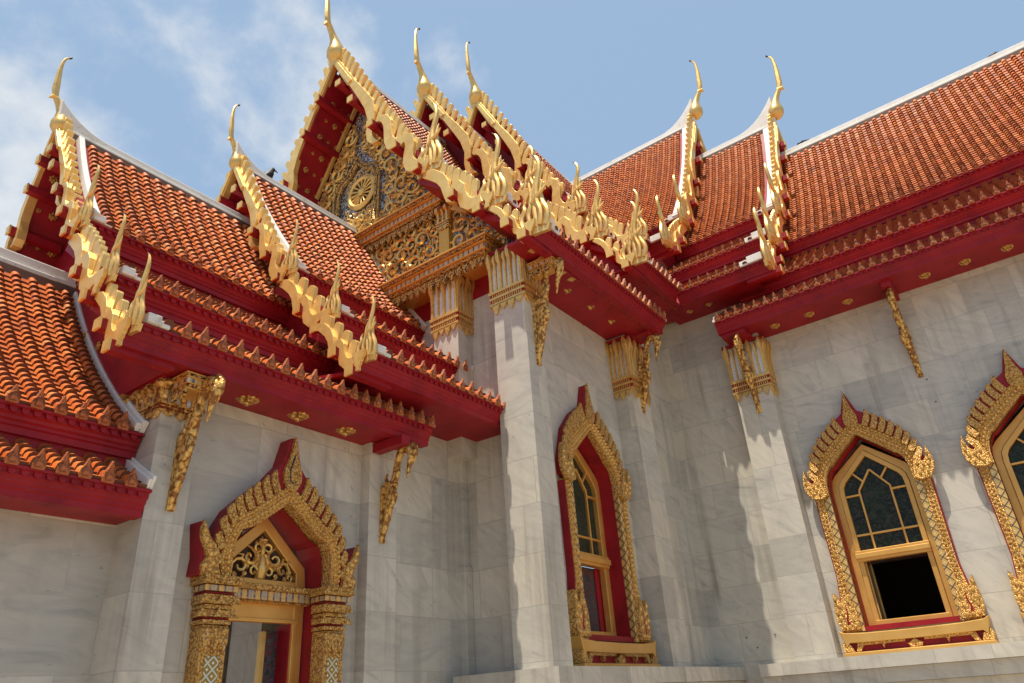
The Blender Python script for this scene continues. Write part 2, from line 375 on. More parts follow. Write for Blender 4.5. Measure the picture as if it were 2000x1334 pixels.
def tiles(mb, c, ta, tb, valley=False, cap0=True):
    """barrel-and-pan tiles down the slope curve c between ta (front) and tb (back), ta>tb"""
    pts = resample(c, .093); n = len(pts)-1
    k = 0; t = ta-.075
    while t > tb+.03:
        jit = random.uniform(-.003, .003)
        for j in range(n):
            p, q = pts[j], pts[j+1]
            if valley and t < q[0]-.12: break
            dx, dz = q[0]-p[0], q[1]-p[1]; l = math.hypot(dx, dz); T = (dx/l, dz/l); Nn = (-T[1], T[0])
            tt = t+jit+random.uniform(-.003, .003); rs = random.uniform(.95, 1.05); lift = random.uniform(-.002, .004)
            vs = []
            ext = .012
            for (pp, r, o, e) in ((p, .033, .006, 0), (q, .0415*rs, .026+lift, ext)):
                for i in range(7):
                    a = math.pi*i/6; h = o+r*math.sin(a)*1.05-(.022 if i in (0, 6) else 0)
                    vs.append((pp[0]+T[0]*e+Nn[0]*h, tt+r*math.cos(a), pp[1]+T[1]*e+Nn[1]*h))
            mb.add(vs, [(i, i+1, 8+i, 7+i) for i in range(6)]); mb.mi = 2; mb.add(vs[7:], [(0, 1, 2, 3, 4, 5, 6)]); mb.mi = 0
            if t-SP > tb-.02:
                s0, s1 = tt-.024, tt-SP+.024; o1 = random.uniform(.013, .019)
                vs = [(p[0], s0, p[1]), (p[0], s1, p[1]), (q[0]+Nn[0]*o1, s1, q[1]+Nn[1]*o1), (q[0]+Nn[0]*o1, s0, q[1]+Nn[1]*o1),
                      (q[0]-Nn[0]*.006, s1, q[1]-Nn[1]*.006), (q[0]-Nn[0]*.006, s0, q[1]-Nn[1]*.006)]
                mb.mi = 1; mb.add(vs, [(0, 3, 2, 1)]); mb.mi = 2; mb.add(vs[2:], [(1, 3, 2, 0)]); mb.mi = 0
        if cap0 and not (valley and t < pts[0][0]):   # rounded closed head of each barrel row under the ridge
            p, q = pts[0], pts[1]; dx, dz = q[0]-p[0], q[1]-p[1]; l = math.hypot(dx, dz); T = (dx/l, dz/l); Nn = (-T[1], T[0])
            vs = [(p[0]+Nn[0]*.04*math.sin(math.pi*i/6), t+.037*math.cos(math.pi*i/6), p[1]+Nn[1]*.04*math.sin(math.pi*i/6)) for i in range(7)]
            vs.append((p[0]-T[0]*.05, t, p[1]-T[1]*.05)); mb.add(vs, [(i+1, i, 7) for i in range(6)])
        t -= SP

# templates traced from the big transept gable: (u, z) from the apex
B_MAIN = [(-.02,-.159),(.064,-.072),(.487,-.824),(.54,-.93),(.74,-1.24),(.92,-1.56),(.962,-1.808),(.93,-2.02),(.905,-2.19),(.96,-2.31),(1.03,-2.40),(.916,-2.394),(.81,-2.276),(.79,-2.11),(.815,-1.885),(.743,-1.617),(.579,-1.28),(.40,-.93),(.33,-.86)]
B_BODY = ([(.99,-2.03),(1.07,-2.02),(1.158,-2.08),(1.215,-2.20),(1.225,-2.34),(1.24,-2.50),(1.29,-2.62),(1.37,-2.68),(1.46,-2.68),(1.54,-2.66),(1.61,-2.72),(1.635,-2.83),(1.61,-2.95),(1.60,-3.07),(1.64,-3.18),(1.72,-3.25),(1.83,-3.27),(1.95,-3.27)],
          [.05,.11,.14,.15,.15,.17,.19,.19,.17,.15,.16,.17,.17,.19,.20,.19,.17,.13])
B_TIP = [(.172,.08),(.262,-.06),(.371,-.25),(.478,-.454),(.585,-.66),(.683,-.86),(.786,-1.047),(.874,-1.224),(.959,-1.398),(1.042,-1.565),(1.132,-1.729),(1.216,-1.879),(1.301,-2.03),(1.382,-2.177),(1.468,-2.337),(1.553,-2.482),(1.647,-2.631),(1.735,-2.76)]
B_BASE = [(.11,-.17),(.20,-.33),(.295,-.50),(.39,-.67),(.49,-.86),(.59,-1.04),(.69,-1.20),(.79,-1.37),(.885,-1.56),(.955,-1.80),(.985,-1.98),(1.17,-2.10),(1.23,-2.30),(1.27,-2.55),(1.37,-2.67),(1.49,-2.68),(1.62,-2.78),(1.68,-2.98)]
PURL = [(.24,-.83),(.53,-1.36),(.96,-2.10),(1.42,-2.78),(1.80,-3.36)]
B2_STUB = ([(-.05,-.02),(.08,-.09),(.22,-.22),(.30,-.36),(.335,-.52),(.36,-.64),(.45,-.72)], [.10,.16,.16,.14,.12,.09,.03])
B2_BODY = ([(.38,-.54),(.44,-.49),(.51,-.49),(.565,-.57),(.58,-.70),(.62,-.82),(.70,-.89),(.79,-.90),(.88,-.88),(.99,-.87)], [.05,.10,.13,.14,.15,.17,.17,.15,.13,.10])
B2_TIP = [(.16,.10),(.275,0),(.385,-.10),(.49,-.21),(.59,-.31),(.685,-.42),(.765,-.53)]
B2_BASE = [(.13,-.16),(.245,-.27),(.345,-.42),(.47,-.50),(.575,-.62),(.625,-.80),(.72,-.88)]
def naga_mb(mb, u0, z0, s, w):
    """flame-like naga finial standing on (u0,z0); each strand at its own depth"""
    st = [([(-.17,-.06),(-.20,.03),(-.19,.12),(-.145,.20),(-.15,.28),(-.115,.33)], [.11,.11,.10,.08,.05,.012]),
          ([(-.08,-.10),(-.08,.0),(-.085,.10),(-.055,.20),(-.04,.30),(-.03,.40),(.0,.48)], [.075,.08,.08,.075,.06,.05,.012]),
          ([(-.01,-.10),(.005,.0),(.0,.11),(-.005,.22),(.005,.34),(.015,.46),(.03,.56),(.055,.64)], [.085,.085,.085,.08,.075,.065,.05,.012]),
          ([(.06,-.11),(.085,.0),(.085,.11),(.055,.22),(.05,.33),(.055,.44),(.08,.56),(.115,.68),(.125,.79),(.10,.89),(.06,.95)], [.085,.085,.085,.085,.085,.085,.085,.08,.066,.045,.012]),
          ([(.13,-.13),(.17,-.02),(.165,.09),(.13,.18),(.105,.28),(.10,.38),(.12,.47),(.145,.54)], [.08,.085,.085,.08,.07,.06,.045,.012]),
          ([(-.03,.25),(.05,.31),(.12,.345),(.20,.42)], [.05,.07,.06,.012]),
          ([(-.24,-.14),(-.08,-.12),(.06,-.13),(.18,-.17)], [.15,.15,.14,.10])]
    for i, (p, wd) in enumerate(st):
        if i == 6: mb.ribbon([(u0+a*s, z0+b*s) for a, b in p], [x*s for x in wd], w-.03*s, w+.02*s, 'uwv'); continue
        dw = (.0, .012, .0, .016, .002, .028)[i]*s
        q = []; qw = []
        for k in range(len(p)-1):   # smooth the strand
            for f in (0, .33, .67):
                a0, a1, a2, a3 = p[max(k-1, 0)], p[k], p[k+1], p[min(k+2, len(p)-1)]
                g = lambda c: .5*((2*a1[c])+(-a0[c]+a2[c])*f+(2*a0[c]-5*a1[c]+4*a2[c]-a3[c])*f*f+(-a0[c]+3*a1[c]-3*a2[c]+a3[c])*f**3)
                q.append((g(0), g(1))); qw.append(wd[k]+(wd[k+1]-wd[k])*f)
        q.append(p[-1]); qw.append(wd[-1])
        mb.tube([(u0+a*s, w+dw, z0+b*s) for a, b in q], [max(.004, x*(.43 if s > .8 else .37))*s for x in qw], 7)
    mb.mi = 2; e = st[3][0][-1]; mb.tube([(u0+e[0]*s+.006*s, w+.016*s, z0+e[1]*s-.012*s), (u0+e[0]*s-.03*s, w+.016*s, z0+e[1]*s+.035*s)], [.011*s, .004*s], 5); mb.mi = 0
    mb.mi = 1; mb.prism([(u0-.13*s, z0+.0*s), (u0-.07*s, z0+.0*s), (u0-.07*s, z0+.14*s), (u0-.13*s, z0+.14*s)], w-.06*s, w+.0*s, 'uwv'); mb.mi = 0

def section(root, nm, kind, F, lean, zr, lips, fr, bk, clip=0, recess=.35, wall=None, sc=1.0, tip=True, deckrec=None, ant_to=None, left=True, ends=(0, 0, 0), dress=True, words='', hang=(1,1,1)):
    """one stepped roof block. lips[(u,z)] lower lip of each tier's fascia; fr/bk front and back t of every tier; clip=1 mitres into the valley"""
    f = Tm if kind == 'T' else Nm; fl = (kind == 'T'); h = .165
    u1, z1 = lips[0]
    rk = 1 if sc > .8 else .8
    c = slope((.12, zr-.25*rk), (u1+.075, z1+h+.02), .075 if sc > .8 else .055)
    curves = [c]
    for i in range(1, len(lips)):
        (ua, za), (ub, zb) = lips[i-1], lips[i]
        curves.append(slope((ua-.16, za+.02+.0), (ub+.075, zb+h+.02), .03))
    for i, (cv, (u, z)) in enumerate(zip(curves, lips)):
        ta, tb = fr[i], bk[i]
        if clip and i > 0: tb = max(tb, u-.02)
        mb = MB(f, fl); tiles(mb, cv, ta-.26*sc if dress else ta, tb, bool(clip), i == 0)
        tier = mb.build('roof_tier', [tile_m, pan_m, edge_m], root, smooth=40)
        # deck under the tiles (red underside), both slopes
        fd = (lambda u, t, z, ta=ta: f(u, t+(lean*max(0, min(1, (z-z1)/(zr-z1))) if t > ta-.1 else 0), z)) if i == 0 else f
        mb = MB(fd, fl); cc = [cv[k] for k in range(0, 61, 6)]
        lo = off(cc, -.075); hi = off(cc, -.006)
        te = 0 if (clip and i == 0) else tb
        mb.band(hi, lo, te, ta-.03, 'uwv')
        mb.build('roof_boarding', red_m, tier)
        if left:
            mb = MB(fd, fl); mb.band([(-a, b) for a, b in hi], [(-a, b) for a, b in lo], te, ta-.03, 'uwv')
            mb.mi = 1; mb.band([(-a, b) for a, b in off(cc, .045)], [(-a, b) for a, b in off(cc, -.004)], te, ta-.2, 'uwv')
            mb.build('far_slope', [red_m, tile_m], tier)
        # fascia: moulded red board with a drip fringe
        mb = MB(f, fl); tbf = max(tb, u) if (clip and i > 0) else tb
        prof = [(0, 0), (0, .045), (.014, .055), (.014, .075), (.030, .088), (.034, .108), (.052, .122), (.052, .15), (-.10, .15), (-.10, 0)]
        mb.prism([(u+a, z+b) for a, b in prof], tbf, ta, 'uwv')
        if i+1 < len(lips): mb.prism([(u-.03, z-.06*rk), (u-.03, z+.002), (u-.12, z+.002), (u-.12, z-.06*rk)], tbf, ta-.05, 'uwv')
        mb.prism([(u-.08, z+.153), (u+.085, z+.153), (u+.085, z+.172), (u-.08, z+.172)], tbf, ta-.02, 'uwv')
        tt = ta-.1
        while tt > tbf+.05:
            mb.add([(u+.072, tt-.024, z+.153), (u+.072, tt+.024, z+.153), (u+.072, tt+.018, z+.125), (u+.072, tt, z+.115), (u+.072, tt-.018, z+.125),
                    (u+.056, tt-.024, z+.153), (u+.056, tt+.024, z+.153), (u+.056, tt+.018, z+.125), (u+.056, tt, z+.115), (u+.056, tt-.018, z+.125)],
                   [(0, 4, 3, 2, 1), (5, 6, 7, 8, 9), (0, 5, 9, 4), (4, 9, 8, 3), (3, 8, 7, 2), (2, 7, 6, 1)])
            tt -= .0715
        mb.build('fascia', red_m, tier)
        # antefixes on the tile edge
        t = (ta-.26*sc if dress else ta)-.075-SP*(1 if dress else 0); rest = []
        while t > tbf+.05:
            if ant_to is None or t < ant_to:
                inst(ANTEFIX, 'antefix', frame(kind, u+.095, t+random.uniform(-.006, .006), z+.185) @ Matrix.Rotation(R(-8+random.uniform(-4, 4)), 4, 'X') @ Matrix.Rotation(R(random.uniform(-5, 5)), 4, 'Z') @ Matrix.Diagonal((1, 1, random.uniform(.72, .86), 1)) @ Matrix.Diagonal((.80, 1, 1, 1)), tier)
            else: rest.append(t)
            t -= SP
        if rest:
            mb = MB()
            for t in rest:
                M = frame(kind, u+.098, t, z+.185); mb.add([tuple(M @ v.co) for v in ANTEFIX.data.vertices], [tuple(p.vertices) for p in ANTEFIX.data.polygons])
            o = mb.build('antefix_row', terra_m, tier); o['kind'] = 'stuff'
        # white verge strip over the tile ends and the white stop block
        if dress:
            mb = MB(f, fl); st = off(cc, .075); sb = off(cc, -.004)
            if i == 0: mb.band(st, sb, ta-.21*sc, ta-.07, 'uwv')
            mb.box(u-.14*sc, u+.115, ta-.30*sc, ta-.08, z+.178, z+.178+.12*sc)
            mb.box(u-.10*sc, u+.10, ta-.42*sc, ta-.30*sc, z+.178, z+.178+.085*sc)
            mb.build('verge_coping', plaster_m, tier, bevel=.008)
        if ends[i]:   # white stop at the far end where the eave stops short
            mb = MB(f, fl); mb.box(u-.06, u+.085, tb-.012, tb+.06, z+.174, z+.215); mb.box(u-.05, u+.06, tb, tb+.04, z+.22, z+.27); mb.build('verge_coping', plaster_m, tier)
    # closed attic behind the gable
    core = off([c[k] for k in range(0, 61, 6)], -.11)
    ring = [p for p in core]
    for i, (u, z) in enumerate(lips):
        ring += [(u-.12, z+.06), (u-.12, z+.012)]
        if i+1 < len(lips): ring += [(u-.10-(.08), z+.0), (lips[i+1][0]-.16, lips[i+1][1]+.12)]
    tB = 0 if clip else min(bk)
    if clip: tB = lips[-1][0]-.2
    mb = MB(f, fl); full = ring + [(-a, b) for a, b in ring[::-1]]
    full = [full[0]] + [p for q, p in zip(full, full[1:]) if abs(p[0]-q[0])+abs(p[1]-q[1]) > 1e-4]
    mb.prism(full, tB, F-recess, 'uwv'); mb.build('gable_wall', red_m, root)
    # ridge cap with the swept-up white horn behind the finial
    mb = MB(f, fl); ft = F+lean; L = .95*sc
    top = [(bk[0], zr+.02)] + [(ft+.05-L*(1-s), zr+.02+(.62 if kind == 'N' else .44)*sc*(s**2.3)) for s in [k/10 for k in range(0, 11)]] if dress else [(bk[0], zr+.02), (ft, zr+.02)]
    bot = [(ft+(.02 if dress else 0), zr-.12), (bk[0], zr-.12)]
    mb.prism(top+bot, -.06, .06, 'wuv')
    mb.prism([(bk[0], zr-.155*rk), (ft-.04, zr-.155*rk), (ft-.04, zr-.10*rk), (bk[0], zr-.10*rk)], -.10, .10, 'wuv')
    mb.mi = 1
    mb.prism([(bk[0], zr-.27*rk), (ft-.20*sc, zr-.27*rk), (ft-.20*sc, zr-.155*rk), (bk[0], zr-.155*rk)], -.125, .125, 'wuv')
    mb.build('ridge_cap', [plaster_m, mortar_m], root, bevel=.012)
    if not dress: return curves
    # gable boards
    su, sz = u1/1.91, (zr-z1)/3.45
    def fb(u, t, z): return f(u, t+lean*max(0, min(1, (z-z1)/(zr-z1))), z)
    for sg in ((1, -1) if left else (1,)):
        mb = MB((lambda u, t, z: fb(u*sg, t, z)), fl if sg > 0 else not fl)
        X = lambda L: [(a*su, zr+b*sz) for a, b in L]
        mb.prism(X(B_MAIN), F-.075, F+.012, 'uwv')
        mb.prism(X([(0.0,-.19),(.10,-.21),(.46,-.85),(.37,-.87)]), F+.008, F+.03, 'uwv')
        p, wd = B_BODY; mb.ribbon(X(p), [x*su*.98 for x in wd], F-.07, F+.02, 'uwv')
        if sc < .8: nf = 14
        else: nf = 18
        for k in range(nf):
            q = k*17/(nf-1); a = int(min(q, 16)); fq = q-a
            lerp = lambda A: (A[a][0]+(A[a+1][0]-A[a][0])*fq, A[a][1]+(A[a+1][1]-A[a][1])*fq)
            tp, bs = lerp(B_TIP), lerp(B_BASE)
            pth = [(bs[0]-.03, bs[1]-.04), (bs[0]+(tp[0]-bs[0])*.35-.018, bs[1]+(tp[1]-bs[1])*.35), (bs[0]+(tp[0]-bs[0])*.72-.012, bs[1]+(tp[1]-bs[1])*.75), (bs[0]+(tp[0]-bs[0])*.92, bs[1]+(tp[1]-bs[1])*.93), (tp[0]+.008, tp[1])]
            wv = .099*su*(18/nf)
            mb.ribbon(X(pth), [wv*.85, wv*.96, wv*1.0, wv*.92, wv*.55], F-.085+.001*(k % 3), F-.022+.007*(k % 2), 'uwv')
        mb.mi = 1; mb.ribbon(X([(.06,-.16),(.45,-.80),(.9,-1.53),(1.05,-1.95),(1.32,-2.4),(1.78,-3.1)]), [.16*su]*6, F-.10, F-.068, 'uwv'); mb.mi = 0
        bo = mb.build('gable_board', [board_m, red_m], root, bevel=.006*sc)
        mb = MB((lambda u, t, z: f(u*sg, t, z)), fl if sg > 0 else not fl)
        naga_mb(mb, u1+.06, z1+h+.02, sc, F-.02)
        mb.build('naga_finial', [gold_m, red_m, slate_m], bo, smooth=50)
        mb = MB((lambda u, t, z: fb(u*sg, t, z)), fl if sg > 0 else not fl)
        for k, (a, b) in enumerate(PURL):
            uu, zz = a*su, zr+b*sz; e = .052*(sc*.6+.4); mb = MB((lambda u, t, z: fb(u*sg, t, z)), fl if sg > 0 else not fl)
            mb.mi = 0; mb.box(uu-e, uu+e, F-recess+.0, F+.10*sc, zz-e, zz+e)
            mb.mi = 1; mb.box(uu-e-.004, uu+e+.004, F+.10*sc, F+.10*sc+.018, zz-e-.004, zz+e+.004)
            mb.build('purlin', [red_m, board_m], bo)
        if sg < 0: continue
        for i in range(1, len(lips)):
            if not hang[i]: continue
            (ua, za), (ub, zb) = lips[i-1], lips[i]; su2, sz2 = (ub-ua)/.995, (za-zb)/1.08; Fi = fr[i]
            X2 = lambda L: [(ua+a*su2, za+b*sz2) for a, b in L]
            mb = MB(f, fl)
            p, wd = B2_STUB; mb.ribbon(X2(p), [x*su2 for x in wd], Fi-.07, Fi+.012, 'uwv')
            p, wd = B2_BODY; mb.ribbon(X2(p), [x*su2 for x in wd], Fi-.065, Fi+.02, 'uwv')
            n2 = len(B2_TIP)
            for k, (tp, bs) in enumerate(zip(B2_TIP, B2_BASE)):
                if (ub-ua) < .8 and k % 2: continue
                wv = .112*su2*(1 if (ub-ua) > .8 else 1.5)
                pth = [(bs[0]-.02, bs[1]-.03), (bs[0]+(tp[0]-bs[0])*.4-.015, bs[1]+(tp[1]-bs[1])*.4), (bs[0]+(tp[0]-bs[0])*.75-.01, bs[1]+(tp[1]-bs[1])*.75), (bs[0]+(tp[0]-bs[0])*.94, bs[1]+(tp[1]-bs[1])*.94), (tp[0]+.01, tp[1]+.01)]
                mb.ribbon(X2(pth), [wv*.8, wv, wv, wv*.85, wv*.4], Fi-.07+.001*(k % 3), Fi-.02+.007*(k % 2), 'uwv')
            mb.mi = 1; mb.ribbon(X2([(0,-.05),(.3,-.28),(.6,-.62),(.9,-.82)]), [.15*su2]*4, Fi-.095, Fi-.066, 'uwv'); mb.mi = 0
            bo = mb.build('gable_board', [board_m, red_m], root, bevel=.006*sc)
            mb = MB(f, fl); naga_mb(mb, ub+.05, zb+h+.02, sc*.92, Fi-.02); mb.build('naga_finial', [gold_m, red_m, slate_m], bo, smooth=50)
            e = .05*(sc*.5+.5)
            for (a, b) in ((.47, -.66), (.86, -1.08)):
                uu, zz = ua+a*su2, za+b*sz2; mb = MB(f, fl)
                mb.mi = 0; mb.box(uu-e, uu+e, Fi-.4, Fi+.10*sc, zz-e, zz+e); mb.mi = 1; mb.box(uu-e-.004, uu+e+.004, Fi+.10*sc, Fi+.10*sc+.018, zz-e-.004, zz+e+.004)
                mb.build('purlin', [red_m, board_m], bo)
        # gilded end plates of the fascias
    for i, (u, z) in enumerate(lips):
        mb = MB(f, fl)
        mb.prism([(u+a*1.05-.002, z+b) for a, b in [(0, -.004), (0, .045), (.016, .055), (.016, .075), (.032, .088), (.036, .108), (.055, .122), (.06, .185), (-.09, .185), (-.05, .09), (-.075, 0)]], fr[i]+.002, fr[i]+.03, 'uwv')
        mb.build('fascia_end', board_m, root)
    if tip:
        k = sc; b0 = (F+lean+(.08*k if kind == 'N' else -.02), zr-(.0 if kind == 'N' else .14 if sc > .8 else .15))
        pth = [(.0, 0, .03), (-.01, .07, .115), (-.01, .16, .160), (0, .26, .155), (.015, .37, .11), (.05, .50, .072), (.11, .62, .056), (.165, .71, .052), (.205, .80, .056), (.225, .90, .062), (.235, 1.08, .056), (.245, 1.26, .046), (.25, 1.44, .034), (.24, 1.60, .026), (.215, 1.69, .02), (.17, 1.745, .016)]
        mb = MB(f, fl)
        P3 = [(0, b0[0]+a*k, b0[1]+b*k) for a, b, r in pth]
        mb.tube(P3[:8], [r*k*(1.02 if k < .8 else 1) for a, b, r in pth[:8]], 14)
        mb.tube(P3[7:], [r*k for a, b, r in pth[7:]], 6, (Vector((1, 0, 0)), .75))
        mb.tube([(0, b0[0]+.15*k, b0[1]+.74*k), (0, b0[0]+.25*k, b0[1]+.735*k), (0, b0[0]+.285*k, b0[1]+.67*k)], [.05*k, .04*k, .012*k], 6)
        mb.mi = 1; mb.tube([P3[-1], (0, b0[0]+.14*k, b0[1]+1.775*k), (0, b0[0]+.13*k, b0[1]+1.815*k)], [.02*k, .022*k, .004*k], 6)
        mb.build('gable_finial', [gold_m, black_m], root, smooth=35)
    return curves

def soffit(root, kind, uw, zw, ul, zl, ta, tb, ros=(), rows=1, strip=True):
    s = 0
    f = Tm if kind == 'T' else Nm; fl = kind == 'T'
    mb = MB(f, fl); mb.prism([(uw-.1, zw), (ul-.02, zl+.012), (ul-.02, zl+.04), (uw-.1, zw+.04)], tb, ta, 'uwv')
    mb.mi = 1
    if strip:
        s = (zl+.012-zw)/(ul-.02-uw+.1); zw += .1*s
        for a, b in ((.05, .082), (.115, .13)): mb.prism([(uw+a, zw+s*a-.012), (uw+b, zw+s*b-.012), (uw+b, zw+s*b+.003), (uw+a, zw+s*a+.003)], tb+.02, ta-.05, 'uwv')
        b = ul-uw-.15; mb.prism([(uw+b, zw+s*b-.010), (uw+b+.034, zw+s*b-.010), (uw+b+.034, zw+s*b+.003), (uw+b, zw+s*b+.003)], tb+.02, ta-.05, 'uwv')
    so_ = mb.build('soffit', [red_m, carve_fine], root)
    for (u, t) in ros:
        z = zw+s*(u-uw)
        inst(ROSETTE, 'rosette', frame(kind, u, t, z-.008) @ Matrix.Rotation(math.atan(s), 4, 'X') @ Matrix.Diagonal((.88, .88, 1.1, 1)), so_)
    return so_

def capital(parent, x0, x1, y0, y1, z0, z1, faces, fk=.62, gm=None):
    """gilded pilaster capital round the shaft x0..x1, y0..y1; faces drawn: 'x' (+X side), 'y' (-Y side), 'X' (-X side)"""
    h = z1-z0; mb = MB(); e = .012
    mb.mi = 3; mb.box(x0-e, x1+e, y0-e, y1+.0, z0+.30*h, z1-.02)
    for a, b, o, mi in ((.12, .16, .030, 0), (.16, .215, .020, 2), (.215, .25, .034, 0), (.25, .30, .022, 2), (.30, .345, .040, 0), (.95, 1.0, .05, 2)):
        mb.mi = mi; mb.box(x0-o, x1+o, y0-o, y1+.001, z0+a*h, z0+b*h)
    def face(p0, p1, nx, ny):
        L = math.hypot(p1[0]-p0[0], p1[1]-p0[1]); n = max(3, round(L/.075)); n += (n+1) % 2
        dx, dy = (p1[0]-p0[0])/L, (p1[1]-p0[1])/L
        for k in range(n):
            s = L*k/(n-1); cx, cy = p0[0]+dx*s, p0[1]+dy*s; big = k % 2 == 0
            r = .029 if big else .019
            q = lambda o, z: (cx+nx*o, cy+ny*o, z0+z*h)
            top = .98 if big else .9; fl = (.085 if big else .05)*fk
            mb.mi = 0; mb.tube([q(.014, .33), q(.014, .55), q(.02, .74), q(.042, .84), q(fl, .93), q(fl+.022*fk, top+.02)], [r, r*.9, r, r*1.5, r*1.25, .004], 5)
        n = max(2, round(L/.10))
        for k in range(n):   # hanging leaf fringe
            s = L*(k+.5)/n; wd = L/n*.5; hh = .15*h if k % 2 == (n//2) % 2 else .10*h
            A = [(-wd, .13*h), (wd, .13*h), (wd*.6, .13*h-hh*.55), (0, .13*h-hh), (-wd*.6, .13*h-hh*.55)]
            mb.mi = 0; mb.add([(p0[0]+dx*(s+a)+nx*o, p0[1]+dy*(s+a)+ny*o, z0+b) for o in (.004, .03) for a, b in A], [(0, 1, 2, 3, 4), (9, 8, 7, 6, 5)]+[(i, 5+i, 5+(i+1) % 5, (i+1) % 5) for i in range(5)])
        n = round(L/.03)
        for k in range(n):   # bead rows on the red bands
            s = L*(k+.5)/n
            for b in (.187, .275): mb.box(*sorted((p0[0]+dx*(s-.006)+nx*.018-abs(ny)*0, p0[0]+dx*(s+.006)+nx*.030)), *sorted((p0[1]+dy*(s-.006)+ny*.018, p0[1]+dy*(s+.006)+ny*.030)), z0+(b-.02)*h, z0+(b+.02)*h)
    if 'x' in faces: face((x1, y0), (x1, y1), 1, 0)
    if 'y' in faces: face((x0, y0), (x1, y0), 0, -1)
    if 'X' in faces: face((x0, y1), (x0, y0), -1, 0)
    return mb.build('capital', [gm or carve_big, mosaic_m, red_m, mirror_m], parent, smooth=35)

BR_OUT = [(-.0,.02),(.045,.168),(.08,.299),(.12,.32),(.165,.389),(.17,.465),(.145,.51),(.18,.628),(.212,.643),(.214,.733),(.168,.79),(.152,.888),(.19,.935),(.25,.95),(.315,.93),(.375,.87),(.36,.78),(.33,.70),(.30,.60),(.285,.66),(.275,.72),(.27,.78)]
def bracket(parent, T, H, W, label=None):
    """carved eave bracket, T(w outward, s sideways, v up)"""
    mb = MB(lambda a, b, c: T(a, b, c)); k = H/.95; q = W
    spine = [(.0,.04),(.045,.2),(.085,.34),(.115,.46),(.145,.58),(.17,.70),(.19,.80),(.225,.885),(.29,.92),(.345,.88),(.355,.80),(.33,.71),(.305,.60)]
    wd = [.05,.085,.10,.105,.10,.09,.085,.10,.115,.11,.09,.06,.015]
    S_ = lambda L: [(a*q, b*k) for a, b in L]
    def limb(L, ww, off_=0.0, f=.46):
        L = S_(L); q2 = []; w2 = []
        for i in range(len(L)-1):
            for g in (0, .5):
                q2.append((L[i][0]+(L[i+1][0]-L[i][0])*g, L[i][1]+(L[i+1][1]-L[i][1])*g)); w2.append(ww[i]+(ww[i+1]-ww[i])*g)
        q2.append(L[-1]); w2.append(ww[-1])
        mb.tube([(a, off_, b) for a, b in q2], [max(.004, x*(q+k)/2*f) for x in w2], 7)
    limb(spine, wd, 0, .38)
    mb.ribbon(S_([(-.0,.03),(-.0,.2),(0,.38),(.01,.50),(.03,.585)]), [.03,.06,.07,.06,.02], -.03*k**.5, .03*k**.5, 'uwv')
    mb.prism(S_([(-.01,.05),(.045,.15),(.085,.27),(.125,.38),(.155,.47),(.15,.56),(.10,.60),(.05,.64),(.02,.60),(-.01,.5)]), -.017*k**.5, .017*k**.5, 'uwv')
    for n_, (p, wv) in enumerate((([(.10,.34),(.16,.39),(.185,.46),(.155,.53),(.12,.56)], [.03,.07,.07,.055,.01]), ([(.03,.55),(.06,.60),(.045,.66),(.075,.73)], [.08,.06,.04,.008]),
                  ([(.04,.45),(.09,.52),(.075,.60),(.10,.67)], [.06,.06,.05,.01]), ([(.13,.56),(.20,.62),(.225,.69),(.20,.77)], [.02,.045,.05,.01]), ([(.04,.18),(.085,.25),(.10,.32)], [.03,.06,.01]), ([(.25,.93),(.33,.955),(.385,.90),(.385,.82),(.36,.74)], [.02,.05,.06,.05,.01]))):
        limb(p, wv, .026*(n_ % 3-1), .42)
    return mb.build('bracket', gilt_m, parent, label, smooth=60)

# ================================================================ setting
mb = MB(); mb.add([(-400, -400, -1.6), (400, -400, -1.6), (400, 400, -1.6), (-400, 400, -1.6)], [(0, 1, 2, 3)])
g = mb.build('ground', pave_m); g['kind'] = 'structure'; g['label'] = 'pale stone courtyard pavement'

# ================================================================ things
GR = 'wings of the marble temple'
entry = thing('temple_wing', 'low entrance wing at far left with two tiers of orange tile and no gable finial', 'temple wing', (CX, 0, -1.6), GR)
porch = thing('temple_wing', 'front porch wing with arched gilded doorway under three red eaves', 'temple wing', (CX, 2.5, -1.6), GR)
porch2 = thing('temple_wing', 'narrow plain-walled porch wing between the doorway porch and the tall carved gable', 'temple wing', (CX, 4.9, -1.6), GR)
trans = thing('temple_wing', 'tall marble wing with carved wheel pediment and one narrow red-sided arched window', 'temple wing', (CX, 6, -1.6), GR)
tmid = thing('gable_block', 'middle gable roof directly behind the tall carved pediment, its finial in the centre of three', 'gable roof', (CX, 8, 4.6), 'stepped upper roofs of the temple')
tin = thing('gable_block', 'rearmost gable roof behind the carved pediment, ending at the valley with the long nave roof', 'gable roof', (CX, 9.5, 5.4), 'stepped upper roofs of the temple')
nin = thing('gable_block', 'highest nave roof section with finial pointing right, next to the valley', 'gable roof', (-5, CY, 5.4), 'stepped upper roofs of the temple')
nmid = thing('gable_block', 'short nave roof section whose finial and gable edge overlap the long right roof', 'gable roof', (-3, CY, 4.6), 'stepped upper roofs of the temple')
nave = thing('temple_wing', 'long right-hand marble nave with two wide arched windows and sweeping orange roof', 'temple wing', (0, 11, -1.6), GR)

